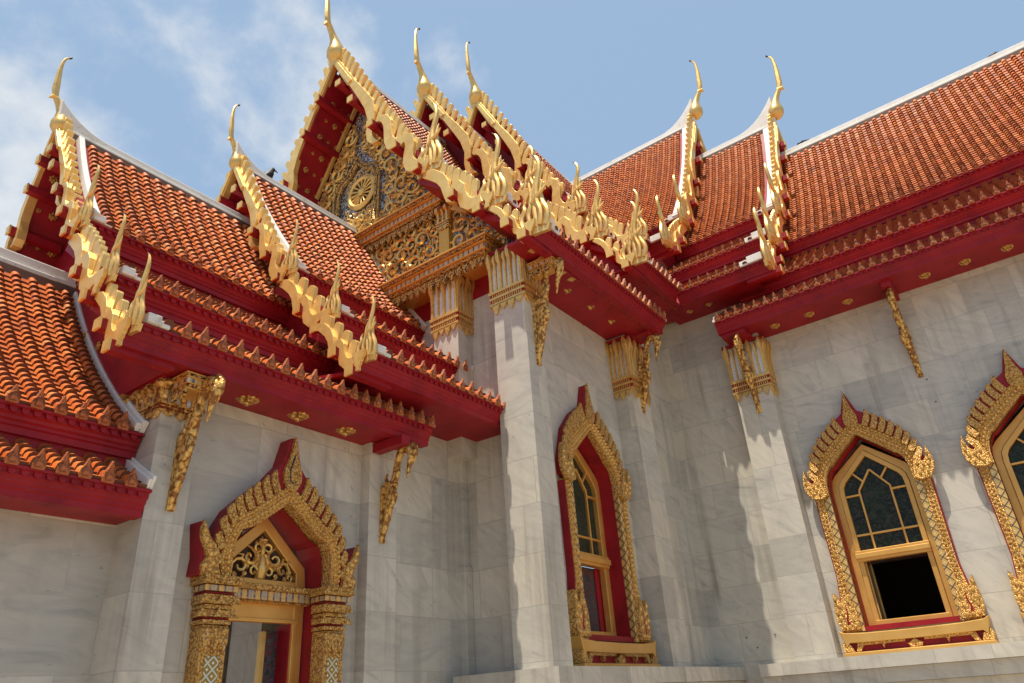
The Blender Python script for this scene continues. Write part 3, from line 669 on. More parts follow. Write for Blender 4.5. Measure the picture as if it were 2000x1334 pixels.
L1 = [(2.01, 6.27), (3.005, 5.19), (3.54, 4.53)]
L2 = [(2.01, 7.145), (3.005, 6.08), (3.54, 5.38)]
L3 = [(2.01, 7.80), (3.005, 6.80)]
N2L = [(1.91, 7.145), (2.905, 6.08), (3.44, 5.38)]
N3L = [(1.91, 7.80), (2.905, 6.80)]
LR = [(1.91, 6.42), (2.905, 5.34), (3.44, 4.68)]
LP1 = [(.99, 3.915), (1.81, 2.99), (2.38, 2.347)]
LP2 = [(1.29, 4.224), (2.05, 3.375), (2.66, 2.69)]
LE = [(1.82, 1.79), (2.075, 1.318)]
section(trans, 'T1', 'T', 7.45, .05, 9.86, L1, [7.45]*3, [4.8, 4.5, 4.32], recess=.62, ends=(0, 0, 1))
section(tmid, 'T2', 'T', 5.12, .22, 10.82, L2, [5.12, 4.92, 4.93], [3.2, 3.0, 3.54], clip=1)
section(tin, 'T3', 'T', 3.6, .10, 11.92, L3, [3.6, 3.45], [0, 3.0], clip=1)
section(nmid, 'N1', 'N', 5.05, .06, 10.74, N2L, [5.07, 5.03, 5.0], [3.1, 3.0, 3.54], clip=1)
section(nin, 'N2', 'N', 3.42, .06, 11.80, N3L, [3.42, 3.37], [0, 3.0], clip=1)
section(nave, 'R', 'N', 11.6, 0, 9.84, LR, [11.6]*3, [4.7, 4.3, 4.02], dress=False, ends=(0, 0, 1), ant_to=8.5)
section(porch, 'P1', 'T', 10.87, .09, 5.80, LP1, [10.87]*3, [8.6, 8.3, 7.87], sc=.6, recess=.42, ends=(0, 0, 1))
section(porch2, 'P2', 'T', 8.93, .02, 6.62, LP2, [8.93, 8.93, 9.01], [6.82, 6.82, 6.90], sc=.62, recess=.30)
section(entry, 'E', 'T', 14.2, 0, 4.09, LE, [14.2]*2, [10.39, 10.39], dress=False)
# white coping where the entrance roof and the rear porch roof die into the walls
def abut(root, c, t0, t1, wd):
    mb = MB(Tm, True); cc = [c[k] for k in range(0, 61, 5)]
    mb.band(off(cc, .085), off(cc, -.01), t0, (t0+t1)/2, 'uwv'); mb.band(off(cc, .06), off(cc, -.01), (t0+t1)/2, t1, 'uwv')
    mb.build('abutment_coping', plaster_m, root, bevel=.006)
h_ = .165
cE = slope((.12, 4.09-.25), (1.82+.075, 1.79+h_+.02), .075); abut(entry, cE, 10.385, 10.47, .1)
cE2 = slope((1.66, 1.81), (2.075+.075, 1.318+h_+.02), .03); abut(entry, cE2, 10.385, 10.43, .1)
cP2 = slope((.12, 6.62-.25*.8), (1.29+.075, 4.224+h_+.02), .055); abut(porch2, cP2, 6.83, 6.90, .1)
cP2b = slope((1.13, 4.24), (2.05+.075, 3.375+h_+.02), .03); abut(porch2, cP2b, 6.83, 6.87, .1)

# ---------------------------------------------------------------- soffits
soffit(porch, 'T', 2.25, 2.37, 2.38, 2.347, 10.83, 10.36, strip=False)
soffit(porch, 'T', 1.937, 2.405, 2.38, 2.347, 10.36, 7.87, [(2.13, CY-y) for y in (3.07, 3.57, 4.10)])
soffit(porch2, 'T', 1.937, 2.865, 2.66, 2.69, 8.95, 6.90, [(2.21, CY-y) for y in (5.25, 5.60)])
soffit(trans, 'T', 3.25, 4.58, 3.54, 4.53, 7.40, 6.36, strip=False)
soffit(trans, 'T', 2.85, 4.64, 3.54, 4.53, 6.36, 4.32, [(3.17, CY-y) for y in (6.60, 7.15, 7.68)])
soffit(tmid, 'T', 2.85, 5.49, 3.54, 5.38, 4.85, 2.9, [])
soffit(nmid, 'N', 2.80, 5.49, 3.44, 5.38, 4.95, 2.9, [(3.10, t) for t in (3.56, 3.88)])
soffit(nave, 'N', 2.80, 4.76, 3.44, 4.68, 11.5, 4.02, [(3.08, CX*-1+x) for x in (-2.20, -1.71, -1.19, -.22, .245, .71, 1.6, 2.1)])
soffit(entry, 'T', 1.73, 1.385, 2.075, 1.33, 14.1, 10.39, [])

# ---------------------------------------------------------------- marble walls
def wall(parent, boxes, polys=(), name='wall'):
    mb = MB()
    for b in boxes: mb.box(*b)
    for fn in polys: fn(mb)
    return mb.build(name, marble_m, parent)
ARCH = [(.51, 1.90), (.505, 2.06), (.475, 2.18), (.42, 2.265), (.385, 2.28), (.33, 2.33), (.20, 2.45), (.08, 2.55), (0, 2.62)]   # half the window arch, v above the ledge
ARCHF = [(-a, b) for a, b in ARCH] + ARCH[::-1][1:]
ZL = .315
# nave wall with two window openings
XW = (-1.62, .26)
def nave_arch(mb):
    for xc in XW:
        mb.prism([(xc+a, ZL+b) for a, b in ARCHF] + [(xc+.51, 4.9), (xc-.51, 4.9)], 10.0, 10.34, 'uwv')
wall(nave, [(-4.1, XW[0]-.51, 10, 10.34, -1.6, 4.9), (XW[0]+.51, XW[1]-.51, 10, 10.34, -1.6, 4.9), (XW[1]+.51, 4.6, 10, 10.34, -1.6, 4.9),
            (XW[0]-.51, XW[0]+.51, 10, 10.34, -1.6, ZL+.27), (XW[1]-.51, XW[1]+.51, 10, 10.34, -1.6, ZL+.27)], [nave_arch])
wall(nave, [(-4.1, -2.3, 10.0, 10.3, 4.9, 5.52)], name='upper_wall')
p_n = wall(nave, [(-2.975, -2.475, 9.73, 10.0, ZL, 4.72)], name='pilaster')
capital(p_n, -2.975, -2.475, 9.73, 10.0, 3.74, 4.62, 'xyX')
wall(nave, [(-3.40, 4.6, 9.63, 10.0, .175, ZL), (-3.40, 4.6, 9.68, 10.0, .02, .172), (-3.40, 4.6, 9.74, 10.0, -1.6, .017)], name='plinth')
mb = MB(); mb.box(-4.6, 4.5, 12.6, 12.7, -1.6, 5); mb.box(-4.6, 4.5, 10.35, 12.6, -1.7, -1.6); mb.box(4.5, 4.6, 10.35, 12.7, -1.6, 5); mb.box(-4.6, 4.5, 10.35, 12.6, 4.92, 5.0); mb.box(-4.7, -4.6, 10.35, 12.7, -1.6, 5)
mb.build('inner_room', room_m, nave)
# transept walls
YW = 7.17
def tr_arch(mb):
    mb.prism([(YW+a, ZL+b) for a, b in ARCHF] + [(YW+.51, 4.66), (YW-.51, 4.66)], -4.45, -4.1, 'wuv')
wall(trans, [(-4.45, -4.1, 5.98, YW-.51, -1.6, 4.66), (-4.45, -4.1, YW+.51, 10.0, -1.6, 4.66), (-4.45, -4.1, YW-.51, YW+.51, -1.6, ZL+.27),
             (-9.4, -4.45, 5.98, 6.3, -1.6, 4.9), (-4.45, -4.1, 8.0, 10.3, 4.66, 5.52)], [tr_arch])
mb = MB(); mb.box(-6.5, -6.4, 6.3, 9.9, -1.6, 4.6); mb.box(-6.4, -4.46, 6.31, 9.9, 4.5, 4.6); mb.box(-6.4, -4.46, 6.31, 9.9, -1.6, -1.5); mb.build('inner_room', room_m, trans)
cc = wall(trans, [(-4.262, -3.83, 5.715, 6.03, ZL, 4.62)], name='pilaster')
capital(cc, -4.262, -3.83, 5.715, 6.03, 4.02, 4.84, 'xyX')
p2 = wall(trans, [(-4.1, -3.83, 8.122, 8.597, ZL, 4.60)], name='pilaster')
capital(p2, -4.1, -3.83, 8.122, 8.597, 3.60, 4.50, 'xy')
c2 = wall(trans, [(-5.184, -4.805, 5.715, 5.98, 2.5, 4.62)], name='pilaster')
capital(c2, -5.184, -4.805, 5.715, 5.98, 4.02, 4.84, 'xyX')
wall(trans, [(-4.9, -3.705, 5.60, 6.15, .16, ZL), (-4.86, -3.745, 5.65, 6.15, -1.6, .157), (-4.12, -3.705, 6.15, 9.998, .162, ZL), (-4.12, -3.745, 6.15, 9.998, -1.6, .158)], name='plinth')
# porch walls
DY = 3.585; DH = .46
DARCH = [(.46, 1.02), (.46, 1.12), (.445, 1.26), (.40, 1.345), (.345, 1.365), (.30, 1.385), (.18, 1.475), (.07, 1.56), (0, 1.61)]
DARCHF = [(-a, b) for a, b in DARCH] + DARCH[::-1][1:]
def po_arch(mb):
    mb.prism([(DY+a, b) for a, b in DARCHF] + [(DY+.46, 2.42), (DY-.46, 2.42)], -5.25, -5.013, 'wuv')
wall(porch, [(-5.25, -5.013, 2.5, DY-.46, -1.6, 2.42), (-5.25, -5.013, DY+.46, 4.9, -1.6, 2.42), (-8.6, -5.25, 2.50, 2.62, 1.0, 2.6), (-8.8, -8.6, 2.5, 2.9, -1.6, 2.4), (-8.8, -8.6, 4.5, 5.9, -1.6, 2.4)], [po_arch])
wall(porch2, [(-5.25, -5.013, 4.9, 5.98, -1.6, 2.9)])
mb = MB(); mb.box(-5.20, -5.013, 3.9, 5.0, 2.42, 2.9); mb.box(-5.20, -5.013, 4.9, 5.97, 2.9, 3.1); mb.build('upper_wall', red_m, porch2)
q1 = wall(porch, [(-5.6, -4.88, 2.42, 2.722, -1.6, 2.40)], name='pilaster')
capital(q1, -5.35, -4.88, 2.42, 2.722, 2.06, 2.36, 'xy', .35, gilt_m)
q2 = wall(porch, [(-5.013, -4.892, 4.476, 4.83, -1.6, 2.395)], name='pilaster')
wall(porch, [(-6.95, -6.45, 4.55, 5.05, -1.6, 2.9), (-7.35, -7.0, 5.4, 5.75, -1.6, 2.9)], name='inner_column')
wall(entry, [(-5.42, -5.22, -1.4, 2.42, -1.6, 1.42)])
mb = MB(); mb.box(-5.10, -4.93, 5.86, 5.978, -1.6, 1.36); mb.box(-5.10, -4.955, 5.88, 5.978, 1.36, 2.72); mb.build('pipe_casing', marble_m, porch2, 'boxed marble downpipe casing in the corner', bevel=.006)

# ---------------------------------------------------------------- pediment, friezes, entablatures
def inside(p, poly):
    r = False
    for (x0, y0), (x1, y1) in zip(poly, poly[1:]+poly[:1]):
        if (y0 > p[1]) != (y1 > p[1]) and p[0] < (x1-x0)*(p[1]-y0)/(y1-y0)+x0: r = not r
    return r
def dist(p, poly):
    d = 9
    for (x0, y0), (x1, y1) in zip(poly, poly[1:]+poly[:1]):
        dx, dy = x1-x0, y1-y0; s = max(0, min(1, ((p[0]-x0)*dx+(p[1]-y0)*dy)/(dx*dx+dy*dy))); d = min(d, math.hypot(p[0]-x0-dx*s, p[1]-y0-dy*s))
    return d
def scrolls(mb, poly, y, sizes, mirror=None, holes=(), tries=900, rnd=3):
    rg = random.Random(rnd); pl = []
    xs = [p[0] for p in poly]; zs = [p[1] for p in poly]
    for r in sizes:
        for _ in range(tries):
            p = (rg.uniform(min(xs), max(xs)), rg.uniform(min(zs), max(zs)))
            if not inside(p, poly) or dist(p, poly) < r*.8: continue
            if any(math.hypot(p[0]-a, p[1]-b) < (r+c)*.76 for a, b, c in pl): continue
            if any(inside(p, hh) or dist(p, hh) < r*.7 for hh in holes): continue
            pl.append((*p, r))
    for x, z, r in pl:
        s = rg.choice((-1, 1)); a0 = rg.uniform(0, 6.28); turns = 1.55 if r > .08 else 1.15; n = int(9*turns)
        def at(q):
            a = a0+s*q*turns*6.28; rr = r*(1-.82*q); return (x+rr*math.cos(a), y-.03-.035*math.sin(q*3.1)*min(1, r*8), z+rr*math.sin(a))
        P = [at(i/n) for i in range(n+1)]
        a = a0-s*.5; P = [(x+r*1.35*math.cos(a), y-.015, z+r*1.35*math.sin(a))]+P
        rad = [.006]+[max(.009, r*.19)*(.75+.45*math.sin(math.pi*min(1, i/n*1.3))) for i in range(n+1)]
        for mm in ((0, 1) if mirror is not None else (0,)):
            Q = [(2*mirror-px, py, pz) for px, py, pz in P] if mm else P
            mb.tube(Q, rad, 5, cap=False)
            for k in range(2 if r > .06 else 1):   # leaf flicks off the stem
                j = 2+int(rg.random()*n*.5); b = Q[j]; aa = math.atan2(b[2]-z, b[0]-(2*mirror-x if mm else x)); da = .9*s*(-1 if mm else 1)
                mb.tube([b, (b[0]+r*.4*math.cos(aa), b[1]-.02, b[2]+r*.4*math.sin(aa)), (b[0]+r*.62*math.cos(aa-da), b[1]-.005, b[2]+r*.62*math.sin(aa-da))], [r*.16, r*.14, .003], 4, cap=False)
YP = 5.955
ped = MB(Tm, True)
PEDP = [(-1.9, 6.36), (1.66, 6.36), (1.50, 6.75), (1.05, 7.55), (.50, 8.45), (0, 9.25), (-.50, 8.45), (-1.05, 7.55), (-1.55, 6.75)]
m = MB(); m.prism([(CX+a, b) for a, b in PEDP], YP+.0, YP+.02, 'uwv')
pedo = m.build('pediment', mosaic_m, trans, 'triangular pediment of gilded scrolls round a wheel on mirror mosaic')
m = MB(); half = [(CX+.36, 6.40), (CX+1.60, 6.40), (CX+1.42, 6.80), (CX+1.0, 7.55), (CX+.50, 8.40), (CX+.10, 9.0), (CX+.02, 8.2), (CX+.40, 7.75)]
NICHE = [(CX-.38, 6.6), (CX+.62, 6.6), (CX+.62, 7.45), (CX+.12, 7.9), (CX-.40, 7.5)]
scrolls(m, half, YP, (.14, .11, .085, .066, .05, .037, .027), mirror=CX, tries=1300, rnd=5, holes=[NICHE])
scrolls(m, [(CX-.26, 6.5), (CX+.5, 6.5), (CX+.5, 7.6), (CX+.12, 7.85), (CX-.26, 7.6)], YP, (.06, .045, .032), rnd=8, holes=[[(wx0+.37*math.cos(a*.524), 7.30+.37*math.sin(a*.524)) for a in range(12)] for wx0 in (CX+.12,)])
scrolls(m, [(CX-.34, 6.38), (CX+.36, 6.38), (CX+.36, 6.85), (CX-.34, 6.85)], YP, (.13, .09, .06, .04), rnd=9)
m.build('scroll_relief', carve_big, pedo, smooth=50)
m = MB(); wx, wz = CX+.12, 7.30
for rr, th in ((.262, .038), (.30, .02)): m.tube([(wx+rr*math.cos(2*math.pi*i/28), YP-.05, wz+rr*math.sin(2*math.pi*i/28)) for i in range(29)], [th]*29, 6, cap=False)
for i in range(16):
    a = 2*math.pi*i/16; m.tube([(wx+.06*math.cos(a), YP-.05, wz+.09*math.sin(a)), (wx+.25*math.cos(a), YP-.05, wz+.25*math.sin(a))], [.012, .022], 5)
m.tube([(wx, YP+.0, wz), (wx, YP-.07, wz), (wx, YP-.09, wz)], [.075, .07, .04], 14)
m.mi = 1; m.tube([(wx, YP+.0, wz), (wx, YP-.02, wz)], [.265, .265], 24); m.build('wheel', [carve_big, dark_m], pedo, smooth=50)  # dark disc paints in the shade between the spokes
m = MB()
for o in (0, .085):
    nb = [(-.42-o, 6.62), (-.43-o, 7.1), (-.44-o, 7.45), (-.36-o*.8, 7.66+o*.5), (-.18, 7.74+o), (0, 7.95+o*1.3)]
    nb = nb + [(-a, b) for a, b in nb[::-1][1:]]; m.tube([(CX+a, YP-.045-o*.2, b) for a, b in nb], [.034 if o == 0 else .024]*len(nb), 6)
    for sg in (-1, 1): m.tube([(CX+.12+sg*(.42+o), YP-.05, 6.64), (CX+.12+sg*(.46+o), YP-.05, 6.53), (CX+.12+sg*(.58+o), YP-.05, 6.52), (CX+.12+sg*(.64+o), YP-.05, 6.61), (CX+.12+sg*(.58+o), YP-.05, 6.68)], [.034, .036, .036, .03, .015], 6)
m.build('niche_frame', carve_fine, pedo, smooth=50)
m = MB(); m.ribbon([(CX-1.62, 6.55), (CX-1.12, 7.5), (CX-.55, 8.46), (CX-.04, 9.3)], [.05]*4, YP-.10, YP-.03, 'uwv'); m.build('raking_moulding', board_m, pedo, bevel=.01)
def entab(parent, x0, x1, y0, y1, z0, z1, fringe=.13, name='entablature', xend=False, om=1):
    m = MB(); h = z1-z0
    for a, b, o, mi in ((0, .12, .0, 1), (.12, .30, .03, 0), (.30, .36, .06, 1), (.36, .68, .045, 2), (.68, .76, .075, 1), (.76, .90, .10, 0), (.90, 1.0, .12, 1)):
        o *= om; m.mi = mi; m.box(x0-(o if xend else 0), x1+o, y0-o, y1+o*.0, z0+a*h, z0+b*h)
    m.mi = 0; n = max(2, round((x1-x0)/.115))
    for k in range(n):
        xc = x0+(x1-x0)*(k+.5)/n; wd = (x1-x0)/n*.46
        m.prism([(xc-wd, z0+.01), (xc-wd, z0-fringe*.3), (xc-wd*.5, z0-fringe*.7), (xc, z0-fringe), (xc+wd*.5, z0-fringe*.7), (xc+wd, z0-fringe*.3), (xc+wd, z0+.01)], y0-.015, y0+.012, 'uwv')
    return m.build(name, [carve_fine, orange_m, ent_m], parent, bevel=.004)
def entm(t, b, fq=6.2, wh=1.0):
    g = N(t, 'ShaderNodeTexCoord'); sx = N(t, 'ShaderNodeSeparateXYZ'); t.links.new(g.outputs['Object'], sx.inputs[0])
    fr = tmath(t, 'ABSOLUTE', tmath(t, 'SUBTRACT', tmath(t, 'FRACT', tmath(t, 'MULTIPLY', tmath(t, 'ADD', sx.outputs[0], sx.outputs[1]), fq)), .5))
    col = ramp(t, fr, [(.05, (.60*wh, .57*wh, .50*wh)), (.13, (.58, .44, .24)), (.26, (.03, .04, .16)), (.31, (.03, .04, .16)), (.34, (.70, .42, .12)), (.5, (.74, .46, .14))])
    v = coords(t); n1 = noise(t, v, 45, 3); t.links.new(mixc(t, ramp(t, n1, [(.45, (0, 0, 0)), (.6, (.7, .7, .7))]), col, (.62, .36, .10)), b.inputs['Base Color']); S(b, Metallic=.35, Roughness=.4); bump(t, b, n1, .5, .01)
ent_m = mat('inlaid_gold', entm); entd_m = mat('inlaid_gold_fine', lambda t, b: entm(t, b, 8.4, .6))
entab(trans, CX-1.9, -5.16, 5.84, 5.97, 6.10, 6.355)
entab(trans, -9.0, -4.28, 5.62, 5.97, 4.80, 5.04)
entab(trans, -3.80, -3.50, 5.78, 5.97, 4.40, 4.52, .09, om=.3)
m = MB(); m.prism([(-9.0, 5.04), (-5.2, 5.04), (-5.2, 6.1), (-9.0, 6.1)], 5.95, 5.97, 'uwv')
m.prism([(-5.2, 5.04), (-4.06, 5.04), (-4.06, 5.20), (-4.95, 6.12), (-5.2, 6.12)], 5.951, 5.972, 'uwv')
fz = m.build('frieze', mosaic_m, trans)
m = MB(); scrolls(m, [(-7.2, 5.05), (-5.24, 5.05), (-5.24, 6.1), (-7.2, 6.1)], 5.95, (.12, .095, .075, .058, .043, .03), tries=1000, rnd=11)
m.build('scroll_relief', carve_big, fz, smooth=50); m = MB()
scrolls(m, [(-5.0, 5.05), (-4.15, 5.05), (-4.15, 5.22), (-4.9, 5.95), (-5.0, 5.95)], 5.95, (.13, .10, .075, .055, .04), tries=700, rnd=12)
m.build('scroll_relief', carve_big, fz, smooth=50)
m = MB(); m.box(-5.21, -5.035, 5.86, 5.97, 5.06, 6.09); m.mi = 1; m.box(-5.22, -5.025, 5.85, 5.97, 5.72, 6.085)
post = m.build('post', [yellow_m, carve_fine], fz, bevel=.006)
capital(post, -5.20, -5.045, 5.87, 5.97, 5.72, 6.09, 'yx')
m = MB(); m.ribbon([(-5.0, 6.10), (-4.62, 5.82), (-4.05, 5.34)], [.17, .15, .12], 5.86, 5.94, 'uwv'); m.build('raking_moulding', board_m, trans, bevel=.01)
# small entablatures carried out to the porch brackets
entab(porch, -4.85, -4.64, 2.46, 2.62, 2.22, 2.34, .07, om=.3)
entab(porch, -8.2, -5.42, 2.40, 2.50, 2.20, 2.36, .10, om=.5)
m = MB(); m.box(-4.89, -4.50, 4.50, 4.60, 2.26, 2.345); m.build('tie_beam', red_m, porch)
m = MB(); m.box(-4.1, -3.5, 8.2, 8.5, 4.50, 4.60); m.build('tie_beam', red_m, trans)
m = MB(); m.box(-2.90, -2.55, 9.40, 9.75, 4.62, 4.71); m.build('tie_beam', red_m, nave); m = MB(); m.box(-.72, -.60, 9.44, 10.0, 4.60, 4.72); m.build('tie_beam', red_m, nave)

# ---------------------------------------------------------------- gilded flowers under the gable overhangs
FL = MB()
for k in range(7):
    a = 2*math.pi*k/7; FL.tube([(0, 0, .004), (.045*math.cos(a), .045*math.sin(a), .018), (.078*math.cos(a), .078*math.sin(a), .006)], [.014, .026, .012], 5)
FL.tube([(0, 0, 0), (0, 0, .03), (0, 0, .04)], [.03, .026, .006], 8)
FLOWER = master(FL, 'flower', gilt_m, 50)
def under(root, c, sg, t0, t1, rows, sc):
    cc = resample(off(c, -.078), .01); n = len(cc)-1
    for i, s in enumerate(rows):
        k = int(n*s); p = cc[k]; q = cc[min(k+8, n)]; dx, dz = q[0]-p[0], q[1]-p[1]; l = math.hypot(dx, dz)
        X = Vector(((CX+0)*0+sg*dx/l, 0, dz/l)); Y = Vector((0, -1, 0)); Z = X.cross(Y)
        inward = Vector((-sg*(-dz/l), 0, -dx/l))
        if Z.dot(inward) < 0: Y = -Y; Z = X.cross(Y)
        m3 = Matrix((X, Y, Z)).transposed().to_4x4()
        for j, t in enumerate((t0, (t0+t1)/2, t1)):
            scl = sc*(1.0 if (i+j) % 2 == 0 else .6)
            M = Matrix.Translation(Vector(Tm(sg*p[0], t, p[1]))) @ m3 @ Matrix.Scale(scl, 4)
            inst(FLOWER, 'flower', M, root)
cT1 = slope((.12, 9.86-.25), (2.085, 6.455), .075)
gw = [o for o in trans.children if o.name.startswith('gable_wall')][0]
under(gw, cT1, -1, 7.27, 6.92, [.14, .22, .30, .38, .46, .54, .62, .70, .78, .86, .94], .66)
gp = [o for o in porch.children if o.name.startswith('gable_wall')][0]
cP1 = slope((.12, 5.80-.20), (1.065, 4.10), .055)
under(gp, cP1, -1, 10.80, 10.52, [.2, .4, .6, .8, .97], .6)
for (u, z, s) in ((-.55, 4.0, .8), (-.2, 4.15, .5), (.25, 3.95, .8), (.55, 3.6, .6), (-.3, 3.65, .8), (.1, 3.55, .5), (.62, 3.2, .8), (.3, 3.15, .6), (-.1, 3.2, .8), (.95, 3.0, .6)):
    M = Matrix.Translation(Vector(Tm(u, 10.452, z))) @ Matrix.Rotation(R(90), 4, 'X') @ Matrix.Scale(s, 4); inst(FLOWER, 'flower', M, gp)

for k_ in range(5):
    p_ = Tm(3.36, 7.2-.2*k_, 4.552)
    m = MB(); m.prism([(p_[0]-.045, p_[1]-.03), (p_[0]+.02, p_[1]-.045), (p_[0]+.045, p_[1]+.03), (p_[0]-.02, p_[1]+.045)], p_[2]-.02, p_[2], 'uvw'); m.build('flower', carve_big, gw)

# ---------------------------------------------------------------- brackets
def brT(kind, fixed, side):
    if kind == 'X': return lambda a, b, c: (fixed+a, side+b, c)     # sticks out towards +X
    return lambda a, b, c: (side+b, fixed-a, c)                     # sticks out towards -Y
def mkbr(parent, kind, fixed, side, z0, z1, W, label=None):
    T = brT(kind, fixed, side); bracket(parent, lambda a, b, c: T(a, b, z0+c), z1-z0, W, label)
mkbr(porch, 'X', -4.878, 2.60, 1.36, 2.33, 1.05)
mkbr(porch, 'X', -4.890, 4.64, 1.40, 2.30, 1.05)
mkbr(trans, 'X', -3.828, 5.89, 3.26, 4.56, 1.05)
mkbr(trans, 'X', -3.828, 8.36, 3.40, 4.52, 1.0)
mkbr(nave, 'Y', 9.728, -2.70, 3.46, 4.60, 1.0)
mkbr(nave, 'Y', 9.998, -.675, 3.44, 4.62, 1.25, 'slender gilded bracket standing alone between the two windows')

# ---------------------------------------------------------------- windows
def stud(m, u, v, w, a, b, h, rot=0.0):
    c, s_ = math.cos(rot), math.sin(rot)
    P = [(a, 0), (a*.5, b*.6), (0, b), (-a*.5, b*.6), (-a, 0), (-a*.5, -b*.6), (0, -b), (a*.5, -b*.6)]
    Q = [(u+x*c-y*s_, v+x*s_+y*c) for x, y in P]; Q2 = [(u+(x*c-y*s_)*.5, v+(x*s_+y*c)*.5) for x, y in P]
    m.add([(x, y, w-.004) for x, y in Q]+[(x, y, w+h) for x, y in Q2], [(i, (i+1) % 8, 8+(i+1) % 8, 8+i) for i in range(8)]+[tuple(range(8, 16))])
def along(L, step):
    out = []; rest = step/2
    for a, b in zip(L, L[1:]):
        l = math.hypot(b[0]-a[0], b[1]-a[1]); d = rest
        while d < l: out.append((a[0]+(b[0]-a[0])*d/l, a[1]+(b[1]-a[1])*d/l, math.atan2(b[1]-a[1], b[0]-a[0])-math.pi/2)); d += step
        rest = d-l
    return out
def mixl(A, B, f): return [(a[0]+(b[0]-a[0])*f, a[1]+(b[1]-a[1])*f) for a, b in zip(A, B)]
def mir(L): return [(-a, b) for a, b in L]
def window(parent, T, open_leaf, label):
    def mk(fn, name, mats, par, smooth=0, bevel=0):
        m = MB(T); fn(m); return m.build(name, mats, par, smooth=smooth, bevel=bevel)
    JI = [(.51, .27), (.51, 1.0)] + ARCH
    MO = [(.585, .27), (.585, 1.0), (.60, 1.90), (.63, 2.06), (.605, 2.22), (.545, 2.36), (.50, 2.42), (.43, 2.48), (.28, 2.60), (.12, 2.72), (0, 2.80)]
    def surround(m):
        for sg in (1, -1):
            q = (lambda L: L) if sg > 0 else mir
            m.mi = 0; m.band(q(MO[2:]), q(JI[2:]), .0, .10)                   # arch moulding
            m.mi = 1; m.band(q([(.51, .27), (.51, 1.90)]), q([(.578, .27), (.585, 1.90)]), .0, .085)   # diamond band
            m.mi = 0; m.band(q([(.58, .27), (.58, .9), (.587, 1.90)]), q([(.735, .27), (.668, .9), (.685, 1.90)]), .0, .10)
            m.mi = 2; m.band(q([(.69, .25), (.62, .9), (.64, 1.88)]), q([(.747, .25), (.68, .9), (.697, 1.88)]), -.01, .092)
            m.band(q([(.53, 1.89), (.53, 2.1), (.50, 2.3), (.42, 2.42), (.25, 2.58), (.08, 2.70), (0, 2.75)]), q([(.69, 1.96), (.70, 2.13), (.64, 2.30), (.565, 2.52), (.36, 2.75), (.095, 2.93), (0, 3.215)]), -.01, .095)
    def relief(m):
        for sg in (1, -1):
            q = (lambda L: L) if sg > 0 else mir
            I, O = q(JI[2:]), q(MO[2:])
            for f, st, a, b, h in ((.16, .030, .011, .013, .012), (.42, .050, .022, .026, .02), (.62, .034, .012, .017, .014), (.84, .05, .020, .026, .018)):
                for x, y, r in along(mixl(I, O, f), st): stud(m, x, y, .10, a, b, h, r)
            A, B = q([(.585, .74), (.587, 1.88)]), q([(.668, .74), (.683, 1.88)])
            for f, st, a, b in ((.30, .056, .020, .024), (.72, .050, .018, .026)):
                for k, (x, y, r) in enumerate(along(mixl(A, B, f), st)): stud(m, x, y, .10, a, b, .02, r+(.5 if k % 2 else -.5))
            for x, y, r in ((.64, 2.0, .3), (.60, 1.95, 0), (.69, 1.96, .6), (.72, 2.04, .2), (.745, 2.11, 0), (.60, 2.07, 0), (.66, 2.05, .9), (.735, 2.18, 0)): stud(m, x*sg, y, .148, .024, .032, .016, r*sg)
            for x, y, r in ((.60, .33, 1.5), (.66, .33, 1.5), (.72, .33, 1.5), (.60, .42, .4), (.74, .43, -.3), (.60, .52, .2), (.70, .48, -.2), (.73, .58, -.2), (.61, .62, .1), (.70, .57, .2), (.755, .66, 0), (.76, .50, 0)): stud(m, x*sg, y, .133, .024, .034, .014, r*sg)
    def whole(m): surround(m); m.mi = 3; relief(m)
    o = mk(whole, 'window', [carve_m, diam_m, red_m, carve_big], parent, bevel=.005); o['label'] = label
    def crest(m):
        m.prism([(0, 3.235), (.022, 3.10), (.05, 2.97), (.088, 2.86), (.085, 2.77), (.045, 2.71), (0, 2.69), (-.045, 2.71), (-.085, 2.77), (-.088, 2.86), (-.05, 2.97), (-.022, 3.10)], .09, .135)
        m.prism([(0, 3.0), (.03, 2.92), (.055, 2.83), (.03, 2.76), (0, 2.74), (-.03, 2.76), (-.055, 2.83), (-.03, 2.92)], .12, .14)
        bs = [(.155, 2.72), (.235, 2.655), (.315, 2.595), (.395, 2.53), (.47, 2.455), (.535, 2.37), (.58, 2.27), (.615, 2.16)]
        for sg in (1, -1):
            q = (lambda L: L) if sg > 0 else mir
            for k, b in enumerate(bs):
                a = .52+k*.035; dx, dz = math.sin(a)*.36, math.cos(a)
                ln = .195-.006*k
                m.ribbon(q([(b[0]-.01, b[1]-.03), (b[0]+dx*ln*.35+.025, b[1]+dz*ln*.35), (b[0]+dx*ln*.75+.03, b[1]+dz*ln*.75), (b[0]+dx*ln*1.1+.005, b[1]+dz*ln*1.12)]), [.076, .086, .070, .02], .09, .128+.002*(k % 2))
            m.prism(q([(.52, 1.90), (.60, 1.865), (.70, 1.885), (.765, 1.97), (.785, 2.08), (.765, 2.19), (.735, 2.29), (.725, 2.20), (.70, 2.12), (.66, 2.085), (.635, 2.12), (.62, 2.19), (.58, 2.16), (.545, 2.04)]), .09, .15)
    mk(crest, 'arch_crest', carve_m, o, bevel=.012)
